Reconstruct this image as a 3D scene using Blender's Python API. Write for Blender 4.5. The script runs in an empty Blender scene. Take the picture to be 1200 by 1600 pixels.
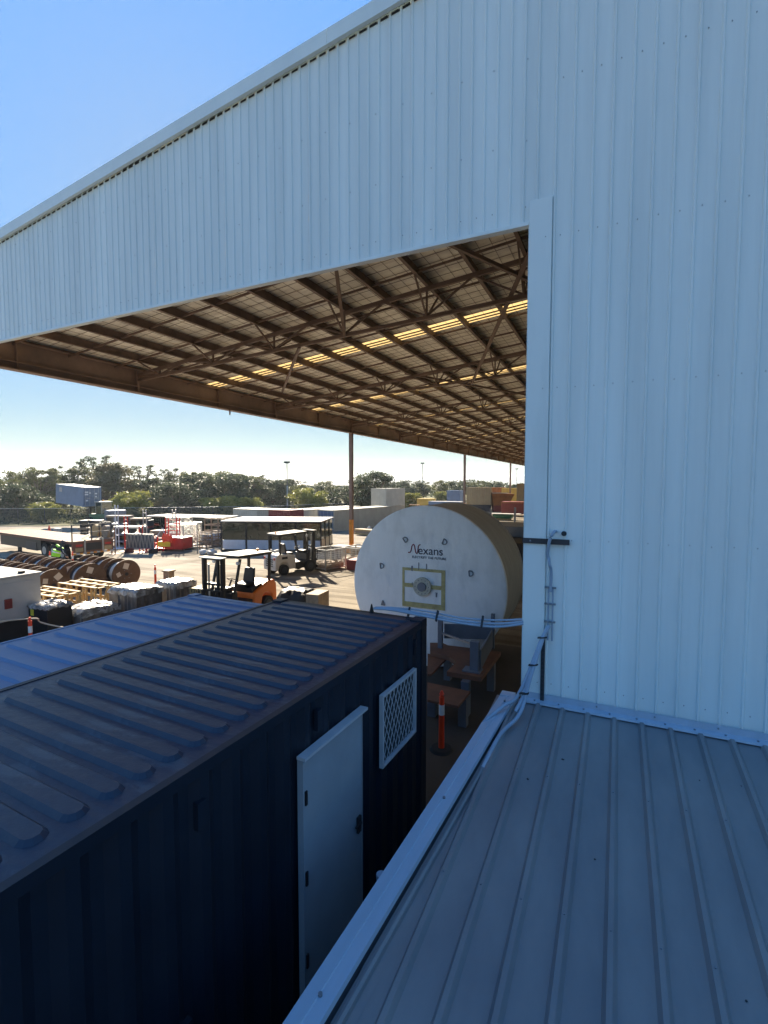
import bpy, bmesh, math, random
from mathutils import Vector, Matrix
random.seed(7)
S = bpy.context.scene
COL = S.collection
R = math.radians
# ------------------------------------------------------------------ camera, sky, sun, exposure
CAMH = 4.66; YAW = R(25.5); F = 765.0; PITCH = math.atan(45 / F)
cam = bpy.data.cameras.new('camera'); co = bpy.data.objects.new('camera', cam); COL.objects.link(co)
cam.sensor_fit = 'HORIZONTAL'; cam.sensor_width = 36; cam.lens = F / 1200 * 36
cam.clip_start = 0.05; cam.clip_end = 12000
co.location = (0, 0, CAMH); co.rotation_euler = (math.pi / 2 - PITCH, 0, YAW)
S.camera = co
SUN_AZ = R(47.0); SUN_EL = R(25.5)          # azimuth measured from +Y towards -X
w = bpy.data.worlds.new('World'); S.world = w; w.use_nodes = True
nt = w.node_tree; bg = nt.nodes['Background']
sky = nt.nodes.new('ShaderNodeTexSky'); sky.sky_type = 'NISHITA'; sky.sun_disc = False
sky.sun_elevation = SUN_EL; sky.sun_rotation = -SUN_AZ
sky.altitude = 0; sky.air_density = 1.0; sky.dust_density = 0.1; sky.ozone_density = 2.5
bw = nt.nodes.new('ShaderNodeRGBToBW'); m1 = nt.nodes.new('ShaderNodeMath'); m1.operation = 'MULTIPLY_ADD'; m1.inputs[1].default_value = 1 / 0.38; m1.inputs[2].default_value = 1.0
m2 = nt.nodes.new('ShaderNodeMath'); m2.operation = 'DIVIDE'; m2.inputs[0].default_value = 1.0; vm = nt.nodes.new('ShaderNodeVectorMath'); vm.operation = 'SCALE'
nt.links.new(sky.outputs[0], bw.inputs[0]); nt.links.new(bw.outputs[0], m1.inputs[0]); nt.links.new(m1.outputs[0], m2.inputs[1])
hs = nt.nodes.new('ShaderNodeHueSaturation'); hs.inputs['Saturation'].default_value = 1.14; nt.links.new(sky.outputs[0], hs.inputs['Color']); nt.links.new(hs.outputs[0], vm.inputs[0]); nt.links.new(m2.outputs[0], vm.inputs['Scale'])   # soft shoulder on the whole sky
wb = nt.nodes.new('ShaderNodeVectorMath'); wb.operation = 'MULTIPLY'; wb.inputs[1].default_value = (0.80, 0.985, 1.06)   # cool white balance
nt.links.new(vm.outputs[0], wb.inputs[0]); nt.links.new(wb.outputs[0], bg.inputs[0]); bg.inputs[1].default_value = 0.15
sl = bpy.data.lights.new('sun', 'SUN'); so = bpy.data.objects.new('sun', sl); COL.objects.link(so)
sl.energy = 2.0; sl.angle = R(0.5); sl.color = (1.0, 0.87, 0.68)
sd = Vector((-math.sin(SUN_AZ) * math.cos(SUN_EL), math.cos(SUN_AZ) * math.cos(SUN_EL), math.sin(SUN_EL)))
so.rotation_euler = sd.to_track_quat('Z', 'Y').to_euler(); so.location = sd * 60
S.view_settings.view_transform = 'Standard'; S.view_settings.look = 'None'
S.view_settings.exposure = 3.38; S.view_settings.gamma = 1.0; S.view_settings.use_curve_mapping = False
S.render.resolution_x = 768; S.render.resolution_y = 1024
S.cycles.max_bounces = 8; S.cycles.diffuse_bounces = 4; S.cycles.transparent_max_bounces = 12

FX, FY = -math.sin(YAW), math.cos(YAW)      # horizontal heading of the yard's fall
RX, RY = math.cos(YAW), math.sin(YAW)
def gz(x, y):                               # the yard falls gently away
    d = FX * x + FY * y
    l = RX * x + RY * y                     # but stays level on the far right
    return -0.024 * (min(max(d, 20.0), 82.5) - 20.0) * (1 - min(max((l - 4.0) / 8.0, 0), 1))
def ray(px, py):
    f = Vector((FX * math.cos(PITCH), FY * math.cos(PITCH), -math.sin(PITCH))); r = Vector((RX, RY, 0)); u = r.cross(f)
    return f + r * ((px - 600) / F) - u * ((py - 800) / F)
def G(px, py, h=0.0):                       # point of the sloping ground (plus h)
    d = ray(px, py); g = 0.0
    for _ in range(12):
        t = (h + g - CAMH) / d.z; p = Vector((0, 0, CAMH)) + d * t; g = gz(p.x, p.y)
    return Vector((p.x, p.y, g))
def W(px, dist, h=None):                    # plan position at a distance along the heading
    l = (px - 600) / F * dist
    x = FX * dist + RX * l; y = FY * dist + RY * l
    return Vector((x, y, gz(x, y) + (h or 0)))

# ------------------------------------------------------------------ materials
def mat(name, col, rough=0.6, metal=0.0, var=0.15, scale=3.0, bump=0.0, bscale=20.0, stretch=(1, 1, 1), col2=None, detail=6.0, spec=0.5, thr=(0.35, 0.7)):
    m = bpy.data.materials.new(name); m.use_nodes = True; n = m.node_tree.nodes; l = m.node_tree.links
    b = n['Principled BSDF']; b.inputs['Roughness'].default_value = rough; b.inputs['Metallic'].default_value = metal
    b.inputs['Specular IOR Level'].default_value = spec
    tc = n.new('ShaderNodeTexCoord'); mp = n.new('ShaderNodeMapping'); mp.inputs['Scale'].default_value = stretch
    l.new(tc.outputs['Object'], mp.inputs[0])
    nz = n.new('ShaderNodeTexNoise'); nz.inputs['Scale'].default_value = scale; nz.inputs['Detail'].default_value = detail
    nz.inputs['Roughness'].default_value = 0.6
    l.new(mp.outputs[0], nz.inputs[0])
    cr = n.new('ShaderNodeValToRGB'); cr.color_ramp.elements[0].position = thr[0]; cr.color_ramp.elements[1].position = thr[1]
    c2 = col2 or tuple(min(1, c * (1 + var)) for c in col); c1 = col if col2 else tuple(c * (1 - var) for c in col)
    cr.color_ramp.elements[0].color = (*c1, 1); cr.color_ramp.elements[1].color = (*c2, 1)
    l.new(nz.outputs[0], cr.inputs[0]); l.new(cr.outputs[0], b.inputs['Base Color'])
    mr = n.new('ShaderNodeMapRange'); mr.inputs[3].default_value = max(0.02, rough - 0.08); mr.inputs[4].default_value = min(1, rough + 0.1)
    l.new(nz.outputs[0], mr.inputs[0]); l.new(mr.outputs[0], b.inputs['Roughness'])
    if bump:
        n2 = n.new('ShaderNodeTexNoise'); n2.inputs['Scale'].default_value = bscale; n2.inputs['Detail'].default_value = 5
        l.new(mp.outputs[0], n2.inputs[0]); bp = n.new('ShaderNodeBump'); bp.inputs['Strength'].default_value = bump; bp.inputs['Distance'].default_value = 0.02
        l.new(n2.outputs[0], bp.inputs['Height']); l.new(bp.outputs[0], b.inputs['Normal'])
    return m
def leafmat(name, c1, c2):
    m = mat(name, c1, 0.55, 0, col2=c2, scale=0.9, detail=4); n = m.node_tree.nodes; l = m.node_tree.links
    b = n['Principled BSDF']; b.inputs['Specular IOR Level'].default_value = 0.25
    tr = n.new('ShaderNodeBsdfTranslucent'); l.new([x for x in n if x.bl_idname == 'ShaderNodeValToRGB'][0].outputs[0], tr.inputs[0])
    mx = n.new('ShaderNodeMixShader'); mx.inputs[0].default_value = 0.3
    l.new(b.outputs[0], mx.inputs[1]); l.new(tr.outputs[0], mx.inputs[2]); l.new(mx.outputs[0], n['Material Output'].inputs[0])
    return m
M = {}
M['wall'] = mat('pale_blue_cladding', (0.66, 0.75, 0.76), 0.42, 0.0, var=0.08, scale=1.6, stretch=(1.6, 1, 0.10), bump=0.3, bscale=1.1)
M['cap'] = mat('pale_capping', (0.66, 0.75, 0.76), 0.4, 0, var=0.05, scale=2, stretch=(1, 1, 0.3), bump=0.05, bscale=4)
M['capdirt'] = mat('stained_capping', (0.66, 0.75, 0.76), 0.4, 0, scale=1.6, col2=(0.54, 0.62, 0.63), stretch=(2, 2, 0.35), thr=(0.5, 0.8))
M['gap'] = mat('dark_gap', (0.03, 0.035, 0.04), 0.9)
M['screw'] = mat('screw_steel', (0.18, 0.22, 0.26), 0.5, 0.4)
M['foil'] = mat('foil_lining', (0.86, 0.80, 0.71), 0.5, 0.0, var=0.22, scale=2.2, bump=1.0, bscale=5.0, stretch=(0.5, 1.6, 1))
M['purlin'] = mat('brown_steel', (0.17, 0.115, 0.09), 0.65, 0.1, var=0.3, scale=2)
M['beam'] = mat('brown_beam_steel', (0.27, 0.19, 0.155), 0.6, 0.1, var=0.25, scale=1.0, bump=0.1, bscale=3)
M['orange'] = mat('orange_paint', (0.75, 0.27, 0.02), 0.5, var=0.2)
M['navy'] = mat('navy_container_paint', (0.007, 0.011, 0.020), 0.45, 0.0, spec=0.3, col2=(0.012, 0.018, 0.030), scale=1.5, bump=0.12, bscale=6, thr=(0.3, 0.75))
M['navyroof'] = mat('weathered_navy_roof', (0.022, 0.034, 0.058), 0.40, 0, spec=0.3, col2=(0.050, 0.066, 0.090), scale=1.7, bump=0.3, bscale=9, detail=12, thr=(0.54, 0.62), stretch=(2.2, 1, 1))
M['blueroof'] = mat('faded_blue_roof', (0.055, 0.12, 0.24), 0.42, 0, col2=(0.075, 0.145, 0.27), scale=2.0, bump=0.2, bscale=5, detail=8)
M['greyblue'] = mat('grey_blue_door', (0.27, 0.32, 0.37), 0.5, var=0.08, scale=2)
M['white'] = mat('white_paint', (0.42, 0.41, 0.39), 0.7, var=0.06, spec=0.2)
M['whitegal'] = mat('pale_grey_galv', (0.55, 0.60, 0.66), 0.4, 0.3, var=0.08)
M['shedroof'] = mat('grey_shed_roof', (0.150, 0.162, 0.178), 0.42, 0, col2=(0.215, 0.222, 0.228), scale=2.2, bump=0.12, bscale=8, stretch=(1, 0.35, 1), detail=10)
M['barge'] = mat('pale_blue_barge', (0.34, 0.43, 0.53), 0.4, 0, var=0.07, scale=2, bump=0.15, bscale=3, stretch=(3, 0.4, 1))
M['conduit'] = mat('pale_conduit', (0.26, 0.34, 0.44), 0.45, var=0.08)
M['dark'] = mat('dark_steel', (0.04, 0.045, 0.055), 0.5, 0.3, var=0.2)
M['black'] = mat('black_paint', (0.015, 0.015, 0.017), 0.5, var=0.3)
M['rubber'] = mat('tyre_rubber', (0.02, 0.02, 0.02), 0.85, var=0.3)
M['reelface'] = mat('white_drum_wrap', (0.74, 0.77, 0.80), 0.5, 0, col2=(0.56, 0.59, 0.62), scale=1.5, bump=1.0, bscale=3.4, stretch=(1.4, 1, 0.7), thr=(0.48, 0.78), detail=9)
M['reeltan'] = mat('tan_lagging', (0.36, 0.36, 0.355), 0.7, 0, var=0.15, scale=1.5, stretch=(1, 6, 1), bump=0.15, bscale=4)
M['tape'] = mat('olive_tape', (0.40, 0.36, 0.17), 0.6, var=0.25, scale=6)
M['hub'] = mat('hub_cream', (0.42, 0.42, 0.36), 0.6, var=0.15, scale=8)
M['ink'] = mat('dark_ink', (0.02, 0.025, 0.06), 0.6)
M['redink'] = mat('red_ink', (0.20, 0.02, 0.04), 0.6)
M['rust'] = mat('rusty_plate', (0.20, 0.085, 0.045), 0.75, 0.0, col2=(0.12, 0.06, 0.04), scale=2.4, bump=0.15, bscale=10)
M['greysteel'] = mat('grey_steel', (0.16, 0.18, 0.22), 0.5, 0.3, var=0.12)
M['red'] = mat('red_paint', (0.55, 0.03, 0.02), 0.5, var=0.15)
M['redorange'] = mat('safety_orange', (0.85, 0.06, 0.015), 0.45, var=0.08)
M['reflect'] = mat('reflective_white', (0.75, 0.75, 0.75), 0.3, var=0.04)
M['timber'] = mat('pale_timber', (0.40, 0.28, 0.13), 0.75, var=0.2, scale=4, bump=0.15)
M['timbergrey'] = mat('weathered_timber', (0.30, 0.22, 0.15), 0.8, var=0.25, scale=4)
M['drumwood'] = mat('cable_drum_wood', (0.095, 0.055, 0.034), 0.75, 0, col2=(0.16, 0.095, 0.06), scale=2.5, stretch=(1, 8, 1), bump=0.3, bscale=8)
M['cable'] = mat('black_cable', (0.03, 0.03, 0.035), 0.5, var=0.2, scale=3, stretch=(1, 1, 30))
M['paper'] = mat('paper_label', (0.62, 0.55, 0.47), 0.7, var=0.08)
M['wrap'] = mat('clear_stretch_wrap', (0.42, 0.41, 0.40), 0.25, 0.0, col2=(0.12, 0.11, 0.10), scale=3.5, bump=1.0, bscale=7, thr=(0.35, 0.6))
M['wrapdark'] = mat('wrapped_side', (0.075, 0.065, 0.06), 0.35, 0, col2=(0.16, 0.14, 0.13), scale=4, bump=0.7, bscale=8)
M['cream'] = mat('cream_paint', (0.36, 0.33, 0.26), 0.55, var=0.1, scale=1)
M['creamlt'] = mat('light_cream_paint', (0.46, 0.43, 0.35), 0.55, var=0.1, scale=1)
M['box'] = mat('warm_grey_canopy', (0.45, 0.43, 0.40), 0.5, var=0.06)
M['glassgreen'] = mat('dark_green_glazing', (0.012, 0.030, 0.022), 0.08, 0, var=0.2, spec=0.8, bump=0.05, bscale=2)
M['bluewhite'] = mat('blue_white_panel', (0.50, 0.56, 0.66), 0.3, var=0.1)
M['bluecont'] = mat('slate_blue_paint', (0.16, 0.22, 0.31), 0.5, var=0.12, scale=0.8)
M['bluedoor'] = mat('slate_blue_door', (0.13, 0.18, 0.25), 0.5, var=0.12)
M['redcont'] = mat('oxide_red_paint', (0.22, 0.035, 0.03), 0.55, var=0.15)
M['tancont'] = mat('tan_paint', (0.40, 0.30, 0.16), 0.6, var=0.12, scale=0.6)
M['yelcont'] = mat('yellow_paint', (0.62, 0.40, 0.07), 0.55, var=0.12, scale=0.6)
M['brownbin'] = mat('rust_orange_bin', (0.33, 0.12, 0.03), 0.7, var=0.3, scale=0.8)
M['green'] = mat('dark_green_paint', (0.02, 0.12, 0.05), 0.5, var=0.2)
M['forkorange'] = mat('forklift_orange', (0.72, 0.16, 0.02), 0.35, var=0.06)
M['forkwhite'] = mat('forklift_white', (0.60, 0.56, 0.50), 0.4, var=0.08)
M['vest'] = mat('lime_hi_vis', (0.35, 0.85, 0.03), 0.6, var=0.08)
M['cloth'] = mat('navy_trousers', (0.02, 0.025, 0.05), 0.8)
M['skin'] = mat('skin_tone', (0.45, 0.25, 0.17), 0.5)
M['rope'] = mat('cream_rope', (0.55, 0.42, 0.30), 0.8)
M['deck'] = mat('trailer_deck_boards', (0.17, 0.115, 0.07), 0.75, 0, col2=(0.25, 0.18, 0.115), spec=0.1, scale=2.0, stretch=(0.3, 6, 1), bump=0.1)
M['galv'] = mat('galvanised', (0.42, 0.42, 0.40), 0.4, 0.5, var=0.15)
M['yellow'] = mat('yellow_label', (0.75, 0.62, 0.05), 0.5)
M['bark'] = mat('grey_bark', (0.16, 0.13, 0.10), 0.9, var=0.3, scale=3, bump=0.3)
M['leafA'] = leafmat('olive_gum_leaves', (0.085, 0.100, 0.038), (0.170, 0.170, 0.075))
M['leafB'] = leafmat('dark_blue_green_leaves', (0.050, 0.068, 0.040), (0.095, 0.112, 0.062))
M['leafC'] = leafmat('yellow_green_leaves', (0.17, 0.18, 0.04), (0.30, 0.29, 0.08))
M['leafD'] = leafmat('grey_brown_leaves', (0.12, 0.11, 0.06), (0.20, 0.18, 0.10))
M['hill'] = mat('far_hill_scrub', (0.05, 0.07, 0.05), 0.9, var=0.3, scale=0.01)
M['ground'] = mat('dry_grass_ground', (0.10, 0.11, 0.045), 0.95, 0, spec=0.08, col2=(0.19, 0.17, 0.09), scale=0.25, detail=10, bump=0.4, bscale=3)
# pavement: pale concrete with tyre marks, stains and joints
def pavement():
    m = bpy.data.materials.new('worn_concrete'); m.use_nodes = True; n = m.node_tree.nodes; l = m.node_tree.links; b = n['Principled BSDF']
    tc = n.new('ShaderNodeTexCoord')
    def noise(sc, st=(1, 1, 1), det=8, rot=0):
        mp = n.new('ShaderNodeMapping'); mp.inputs['Scale'].default_value = st; mp.inputs['Rotation'].default_value = (0, 0, rot)
        l.new(tc.outputs['Object'], mp.inputs[0]); z = n.new('ShaderNodeTexNoise'); z.inputs['Scale'].default_value = sc; z.inputs['Detail'].default_value = det
        l.new(mp.outputs[0], z.inputs[0]); return z.outputs[0]
    def ramp(s, a, b_, c1, c2):
        r = n.new('ShaderNodeValToRGB'); r.color_ramp.elements[0].position = a; r.color_ramp.elements[1].position = b_
        r.color_ramp.elements[0].color = (*c1, 1); r.color_ramp.elements[1].color = (*c2, 1); l.new(s, r.inputs[0]); return r.outputs[0]
    def mul(a, b_):
        x = n.new('ShaderNodeMix'); x.data_type = 'RGBA'; x.blend_type = 'MULTIPLY'; x.inputs[0].default_value = 1
        l.new(a, x.inputs[6]); l.new(b_, x.inputs[7]); return x.outputs[2]
    base = ramp(noise(0.5), 0.3, 0.7, (0.21, 0.18, 0.14), (0.295, 0.258, 0.205))
    st = ramp(noise(0.22, det=10), 0.38, 0.47, (0.55, 0.53, 0.5), (1, 1, 1))
    ty = ramp(noise(1.1, (0.12, 2.2, 1), 6, 0.35), 0.4, 0.53, (0.68, 0.67, 0.66), (1, 1, 1))
    fine = ramp(noise(14), 0.3, 0.7, (0.86, 0.86, 0.86), (1.08, 1.08, 1.08))
    br = n.new('ShaderNodeTexBrick'); br.offset = 0; br.inputs['Scale'].default_value = 1; br.inputs['Mortar Size'].default_value = 0.018
    br.inputs['Brick Width'].default_value = 6; br.inputs['Row Height'].default_value = 6
    br.inputs['Color1'].default_value = (1, 1, 1, 1); br.inputs['Color2'].default_value = (0.95, 0.95, 0.95, 1); br.inputs['Mortar'].default_value = (0.35, 0.33, 0.3, 1)
    l.new(tc.outputs['Object'], br.inputs[0])
    l.new(mul(mul(mul(mul(base, st), ty), fine), br.outputs[0]), b.inputs['Base Color'])
    b.inputs['Roughness'].default_value = 0.95; b.inputs['Specular IOR Level'].default_value = 0.08
    bp = n.new('ShaderNodeBump'); bp.inputs['Strength'].default_value = 0.2; bp.inputs['Distance'].default_value = 0.01
    l.new(noise(25), bp.inputs['Height']); l.new(bp.outputs[0], b.inputs['Normal'])
    return m
M['pave'] = pavement()
M['groundshade'] = mat('painted_ground_shade', (0.045, 0.036, 0.028), 0.85, 0, col2=(0.075, 0.06, 0.048), scale=0.8, bump=0.3, bscale=20, detail=10)  # dark brown tone, with the shade of the near ground put into the colour
def seethrough(name, col, amt):
    m = bpy.data.materials.new(name); m.use_nodes = True; n = m.node_tree.nodes; l = m.node_tree.links; b = n['Principled BSDF']
    b.inputs['Base Color'].default_value = (*col, 1); b.inputs['Roughness'].default_value = 0.8
    tc = n.new('ShaderNodeTexCoord'); z = n.new('ShaderNodeTexNoise'); z.inputs['Scale'].default_value = 1.2; l.new(tc.outputs['Object'], z.inputs[0])
    mr = n.new('ShaderNodeMapRange'); mr.inputs[3].default_value = amt - 0.15; mr.inputs[4].default_value = amt + 0.15; l.new(z.outputs[0], mr.inputs[0])
    t = n.new('ShaderNodeBsdfTransparent'); mx = n.new('ShaderNodeMixShader'); l.new(mr.outputs[0], mx.inputs[0])
    l.new(t.outputs[0], mx.inputs[1]); l.new(b.outputs[0], mx.inputs[2]); l.new(mx.outputs[0], n['Material Output'].inputs[0])
    return m
M['chain'] = seethrough('fine_chain_mesh', (0.05, 0.055, 0.05), 0.55)
M['cagemesh'] = seethrough('fine_cage_mesh', (0.25, 0.25, 0.24), 0.35)
def skylight():
    m = bpy.data.materials.new('yellowed_fibreglass'); m.use_nodes = True; n = m.node_tree.nodes; l = m.node_tree.links
    t = n.new('ShaderNodeBsdfTranslucent'); t.inputs[0].default_value = (0.42, 0.30, 0.13, 1)
    d = n.new('ShaderNodeBsdfDiffuse'); d.inputs[0].default_value = (0.5, 0.4, 0.2, 1)
    mx = n.new('ShaderNodeMixShader'); mx.inputs[0].default_value = 0.25; l.new(t.outputs[0], mx.inputs[1]); l.new(d.outputs[0], mx.inputs[2])
    l.new(mx.outputs[0], n['Material Output'].inputs[0]); return m
M['skylight'] = skylight()

# ------------------------------------------------------------------ builders
class MB:
    def __init__(s): s.v = []; s.f = []; s.T = Matrix.Identity(4)
    def add(s, vs, fs):
        o = len(s.v); s.v += [tuple(s.T @ Vector(v)) for v in vs]; s.f += [tuple(i + o for i in f) for f in fs]; return s
    def box(s, x0, x1, y0, y1, z0, z1):
        return s.add([(x0, y0, z0), (x1, y0, z0), (x1, y1, z0), (x0, y1, z0), (x0, y0, z1), (x1, y0, z1), (x1, y1, z1), (x0, y1, z1)],
                     [(0, 3, 2, 1), (4, 5, 6, 7), (0, 1, 5, 4), (1, 2, 6, 5), (2, 3, 7, 6), (3, 0, 4, 7)])
    def bar(s, p, q, wx, wz=None, up=(0, 0, 1)):
        wz = wz or wx; p = Vector(p); q = Vector(q); d = (q - p).normalized(); u = Vector(up)
        if abs(d.dot(u)) > 0.98: u = Vector((0, 1, 0))
        a = d.cross(u).normalized(); b = a.cross(d).normalized(); a *= wx / 2; b *= wz / 2
        return s.add([p - a - b, p + a - b, p + a + b, p - a + b, q - a - b, q + a - b, q + a + b, q - a + b],
                     [(0, 1, 2, 3), (4, 7, 6, 5), (0, 4, 5, 1), (1, 5, 6, 2), (2, 6, 7, 3), (3, 7, 4, 0)])
    def cyl(s, p, q, r, n=16, r2=None, caps=True):
        p = Vector(p); q = Vector(q); d = (q - p).normalized(); r2 = r if r2 is None else r2
        u = Vector((0, 0, 1)) if abs(d.z) < 0.95 else Vector((1, 0, 0)); a = d.cross(u).normalized(); b = d.cross(a)
        vs = [];
        for c, rr in ((p, r), (q, r2)):
            for i in range(n):
                t = 2 * math.pi * i / n; vs.append(c + a * (rr * math.cos(t)) + b * (rr * math.sin(t)))
        fs = [(i, (i + 1) % n, n + (i + 1) % n, n + i) for i in range(n)]
        if caps: fs += [tuple(range(n - 1, -1, -1)), tuple(range(n, 2 * n))]
        return s.add(vs, fs)
    def tube(s, pts, r, n=8):
        pts = [Vector(p) for p in pts]; vs = []; fs = []
        for k, p in enumerate(pts):
            d = (pts[min(k + 1, len(pts) - 1)] - pts[max(k - 1, 0)]).normalized()
            u = Vector((0, 0, 1)) if abs(d.z) < 0.9 else Vector((1, 0, 0)); a = d.cross(u).normalized(); b = d.cross(a)
            for i in range(n):
                t = 2 * math.pi * i / n; vs.append(p + a * (r * math.cos(t)) + b * (r * math.sin(t)))
        for k in range(len(pts) - 1):
            for i in range(n): fs.append((k * n + i, k * n + (i + 1) % n, (k + 1) * n + (i + 1) % n, (k + 1) * n + i))
        fs += [tuple(range(n - 1, -1, -1)), tuple(range((len(pts) - 1) * n, len(pts) * n))]
        return s.add(vs, fs)
    def prism(s, poly, a0, a1, ax='z'):      # polygon extruded along an axis; poly given in the two other axes
        n = len(poly)
        def mk(p, a): return {'z': (p[0], p[1], a), 'y': (p[0], a, p[1]), 'x': (a, p[0], p[1])}[ax]
        vs = [mk(p, a0) for p in poly] + [mk(p, a1) for p in poly]
        return s.add(vs, [tuple(range(n - 1, -1, -1)), tuple(range(n, 2 * n))] + [(i, (i + 1) % n, n + (i + 1) % n, n + i) for i in range(n)])
    def mesh(s, name, m, smooth=False, fix=True):
        me = bpy.data.meshes.new(name); me.from_pydata(s.v, [], s.f); me.materials.append(m)
        if fix:
            bm = bmesh.new(); bm.from_mesh(me); bmesh.ops.recalc_face_normals(bm, faces=bm.faces); bm.to_mesh(me); bm.free()
        if smooth:
            for p in me.polygons: p.use_smooth = True
            me.set_sharp_from_angle(angle=R(35))
        me.update(); return me
    def build(s, name, m, parent=None, smooth=False, bevel=0, fix=True):
        return put(name, s.mesh(name, m, smooth, fix), parent, bevel)
def put(name, me, parent=None, bevel=0, loc=None, rz=0):
    o = bpy.data.objects.new(name, me); COL.objects.link(o); o.parent = parent
    if loc is not None: o.location = loc
    o.rotation_euler.z = rz
    if bevel: b = o.modifiers.new('bevel', 'BEVEL'); b.width = bevel; b.segments = 2; b.limit_method = 'ANGLE'; b.angle_limit = R(40)
    return o
def tag(o, label, cat, group=None):
    o['label'] = label; o['category'] = cat
    if group: o['group'] = group
    return o
def thing(name, label, cat, loc=(0, 0, 0), rz=0, group=None):
    o = bpy.data.objects.new(name, None); COL.objects.link(o); o.location = loc; o.rotation_euler = (0, 0, rz); o.empty_display_size = 0.3
    return tag(o, label, cat, group)
def dup(root, loc, rz, label, group=None):
    r = root.copy(); COL.objects.link(r); r.location = loc; r.rotation_euler = (r.rotation_euler[0], r.rotation_euler[1], rz); r['label'] = label
    if group: r['group'] = group
    for ch in list(root.children):
        c = ch.copy(); COL.objects.link(c); c.parent = r
        for g in list(ch.children):
            d = g.copy(); COL.objects.link(d); d.parent = c
    return r
def stuff(o): o['kind'] = 'stuff'; return o
def structure(o): o['kind'] = 'structure'; return o
def box(name, m, parent, *a, bevel=0): return MB().box(*a).build(name, m, parent, bevel=bevel)
def corr(L, z0, z1, pitch=0.278, depth=0.036):   # corrugated sheet along x, outer face at y=0, recess towards +y
    b = MB(); xs = []; x = 0; k = pitch
    n = max(1, round(L / k)); k = L / n
    for i in range(n):
        a = i * k; xs += [(a, 0), (a + .26 * k, 0), (a + .5 * k, depth), (a + .76 * k, depth)]
    xs.append((L, 0)); m = len(xs)
    b.add([(x, y, z0) for x, y in xs] + [(x, y, z1) for x, y in xs], [(i, i + 1, m + i + 1, m + i) for i in range(m - 1)])
    return b
def xf(mb, T):
    mb.v = [tuple(T @ Vector(v)) for v in mb.v]; return mb

# ------------------------------------------------------------------ the ground
def sheet(name, ds, l0, l1, off, m):
    vs = []; fs = []; ls = [l0, 4, 6, 8, 10, 12, l1]; nl = len(ls) - 1
    ds = sorted(set(ds + [d for d in (25, 30, 35, 40, 45, 50, 55, 60, 70, 76) if ds[0] < d < ds[-1]]))
    for d in ds:
        for l in ls:
            x = FX * d + RX * l; y = FY * d + RY * l; vs.append((x, y, gz(x, y) + off))
    k = nl + 1
    for j in range(len(ds) - 1):
        for i in range(nl): fs.append((j * k + i, j * k + i + 1, (j + 1) * k + i + 1, (j + 1) * k + i))
    me = bpy.data.meshes.new(name); me.from_pydata(vs, [], fs); me.materials.append(m)
    return structure(put(name, me))
sheet('ground', [-3000, 20, 82.5, 200, 3500], -4500, 4500, -0.004, M['ground'])
sheet('yard_pavement', [-40, 20, 66], -66, 60, 0.0, M['pave'])
sheet('yard_pavement', [66, 82.5, 150], -20, 60, 0.0, M['pave'])
me = bpy.data.meshes.new('apron'); me.from_pydata([(-6.6, -5, .004), (1.5, -5, .004), (1.5, 14, .004), (-3, 14, .004), (-6.6, 9.5, .004)], [], [(0, 1, 2, 3, 4)]); me.materials.append(M['groundshade']); structure(put('painted_shade_apron', me))  # added dark sheet, paints the shade on the ground between containers, lean-to and drum
# hills on the horizon
hb = MB(); N = 140; pts = []
for i in range(N + 1):
    l = -1700 + 3600 * i / N; t = l / 900
    h = 26 + 7 * math.sin(t * 1.7 + 1) + 4 * math.sin(t * 4.3) + 1.6 * math.sin(t * 13 + 2) + random.uniform(-.4, .4) + max(0, l) * 0.006
    pts.append((l, h * (0.55 if l < -900 else 1)))
vs = []
for l, h in pts:
    for dd, hh in ((2300, -2), (2380, h * .5), (2500, h), (2900, -2)):
        vs.append((FX * dd + RX * l, FY * dd + RY * l, hh))
hb.add(vs, [(i * 4 + k, (i + 1) * 4 + k, (i + 1) * 4 + k + 1, i * 4 + k + 1) for i in range(N) for k in range(3)])
structure(hb.build('hills', M['hill'], smooth=True))

# ------------------------------------------------------------------ the big open-sided shed
D = 6.2; XL = -17.3; XR = 9.1; XE = 35.5; YE = 118.0; JX = -1.03; HEAD = 7.76
def rake(x): return 11.18 + 0.107 * x if x <= XR else 11.18 + 0.107 * (2 * XR - x)
def edge(x): return 11.37 + 0.1146 * x if x <= XR else 11.37 + 0.1146 * (2 * XR - x)
shed = thing('open_sided_shed', 'huge pale blue corrugated steel shed with a wide opening under its rising gable', 'warehouse', (0, 0, 0))
PITCHR = 0.2
def wall_sheet(x0, x1, z0, name='wall_sheet', dy=0.0, pit=0.2, dep=.020):
    b = MB(); xs = []; x = x0
    while x < x1 - 1e-4:
        xs += [(x, 0), (x + .012, 0), (x + .024, -dep), (x + .040, -dep), (x + .052, 0)]; x += pit
    xs = [p for p in xs if p[0] < x1 - 1e-4] + [(x1, 0)]
    m = len(xs)
    b.add([(x, D + y + dy, z0) for x, y in xs] + [(x, D + y + dy, edge(x) - 0.05) for x, y in xs], [(i, i + 1, m + i + 1, m + i) for i in range(m - 1)])
    return b.build(name, M['wall'], shed, fix=False)
x = JX + 0.05; i = 0
while x < XE:
    wall_sheet(x, min(x + .8, XE), 0.0, dy=0.0015 * (i % 2)); x += .8; i += 1
x = JX + 0.05
while x > XL + .1:
    wall_sheet(x - .8, x, HEAD, 'gable_sheet', dy=0.0015 * (i % 2), pit=.16, dep=.017); x -= .8; i += 1
GX0 = x
box('wall_lining', M['foil'], shed, JX + .05, XE, D + .10, D + .13, 0.0, 9.0)
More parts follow.
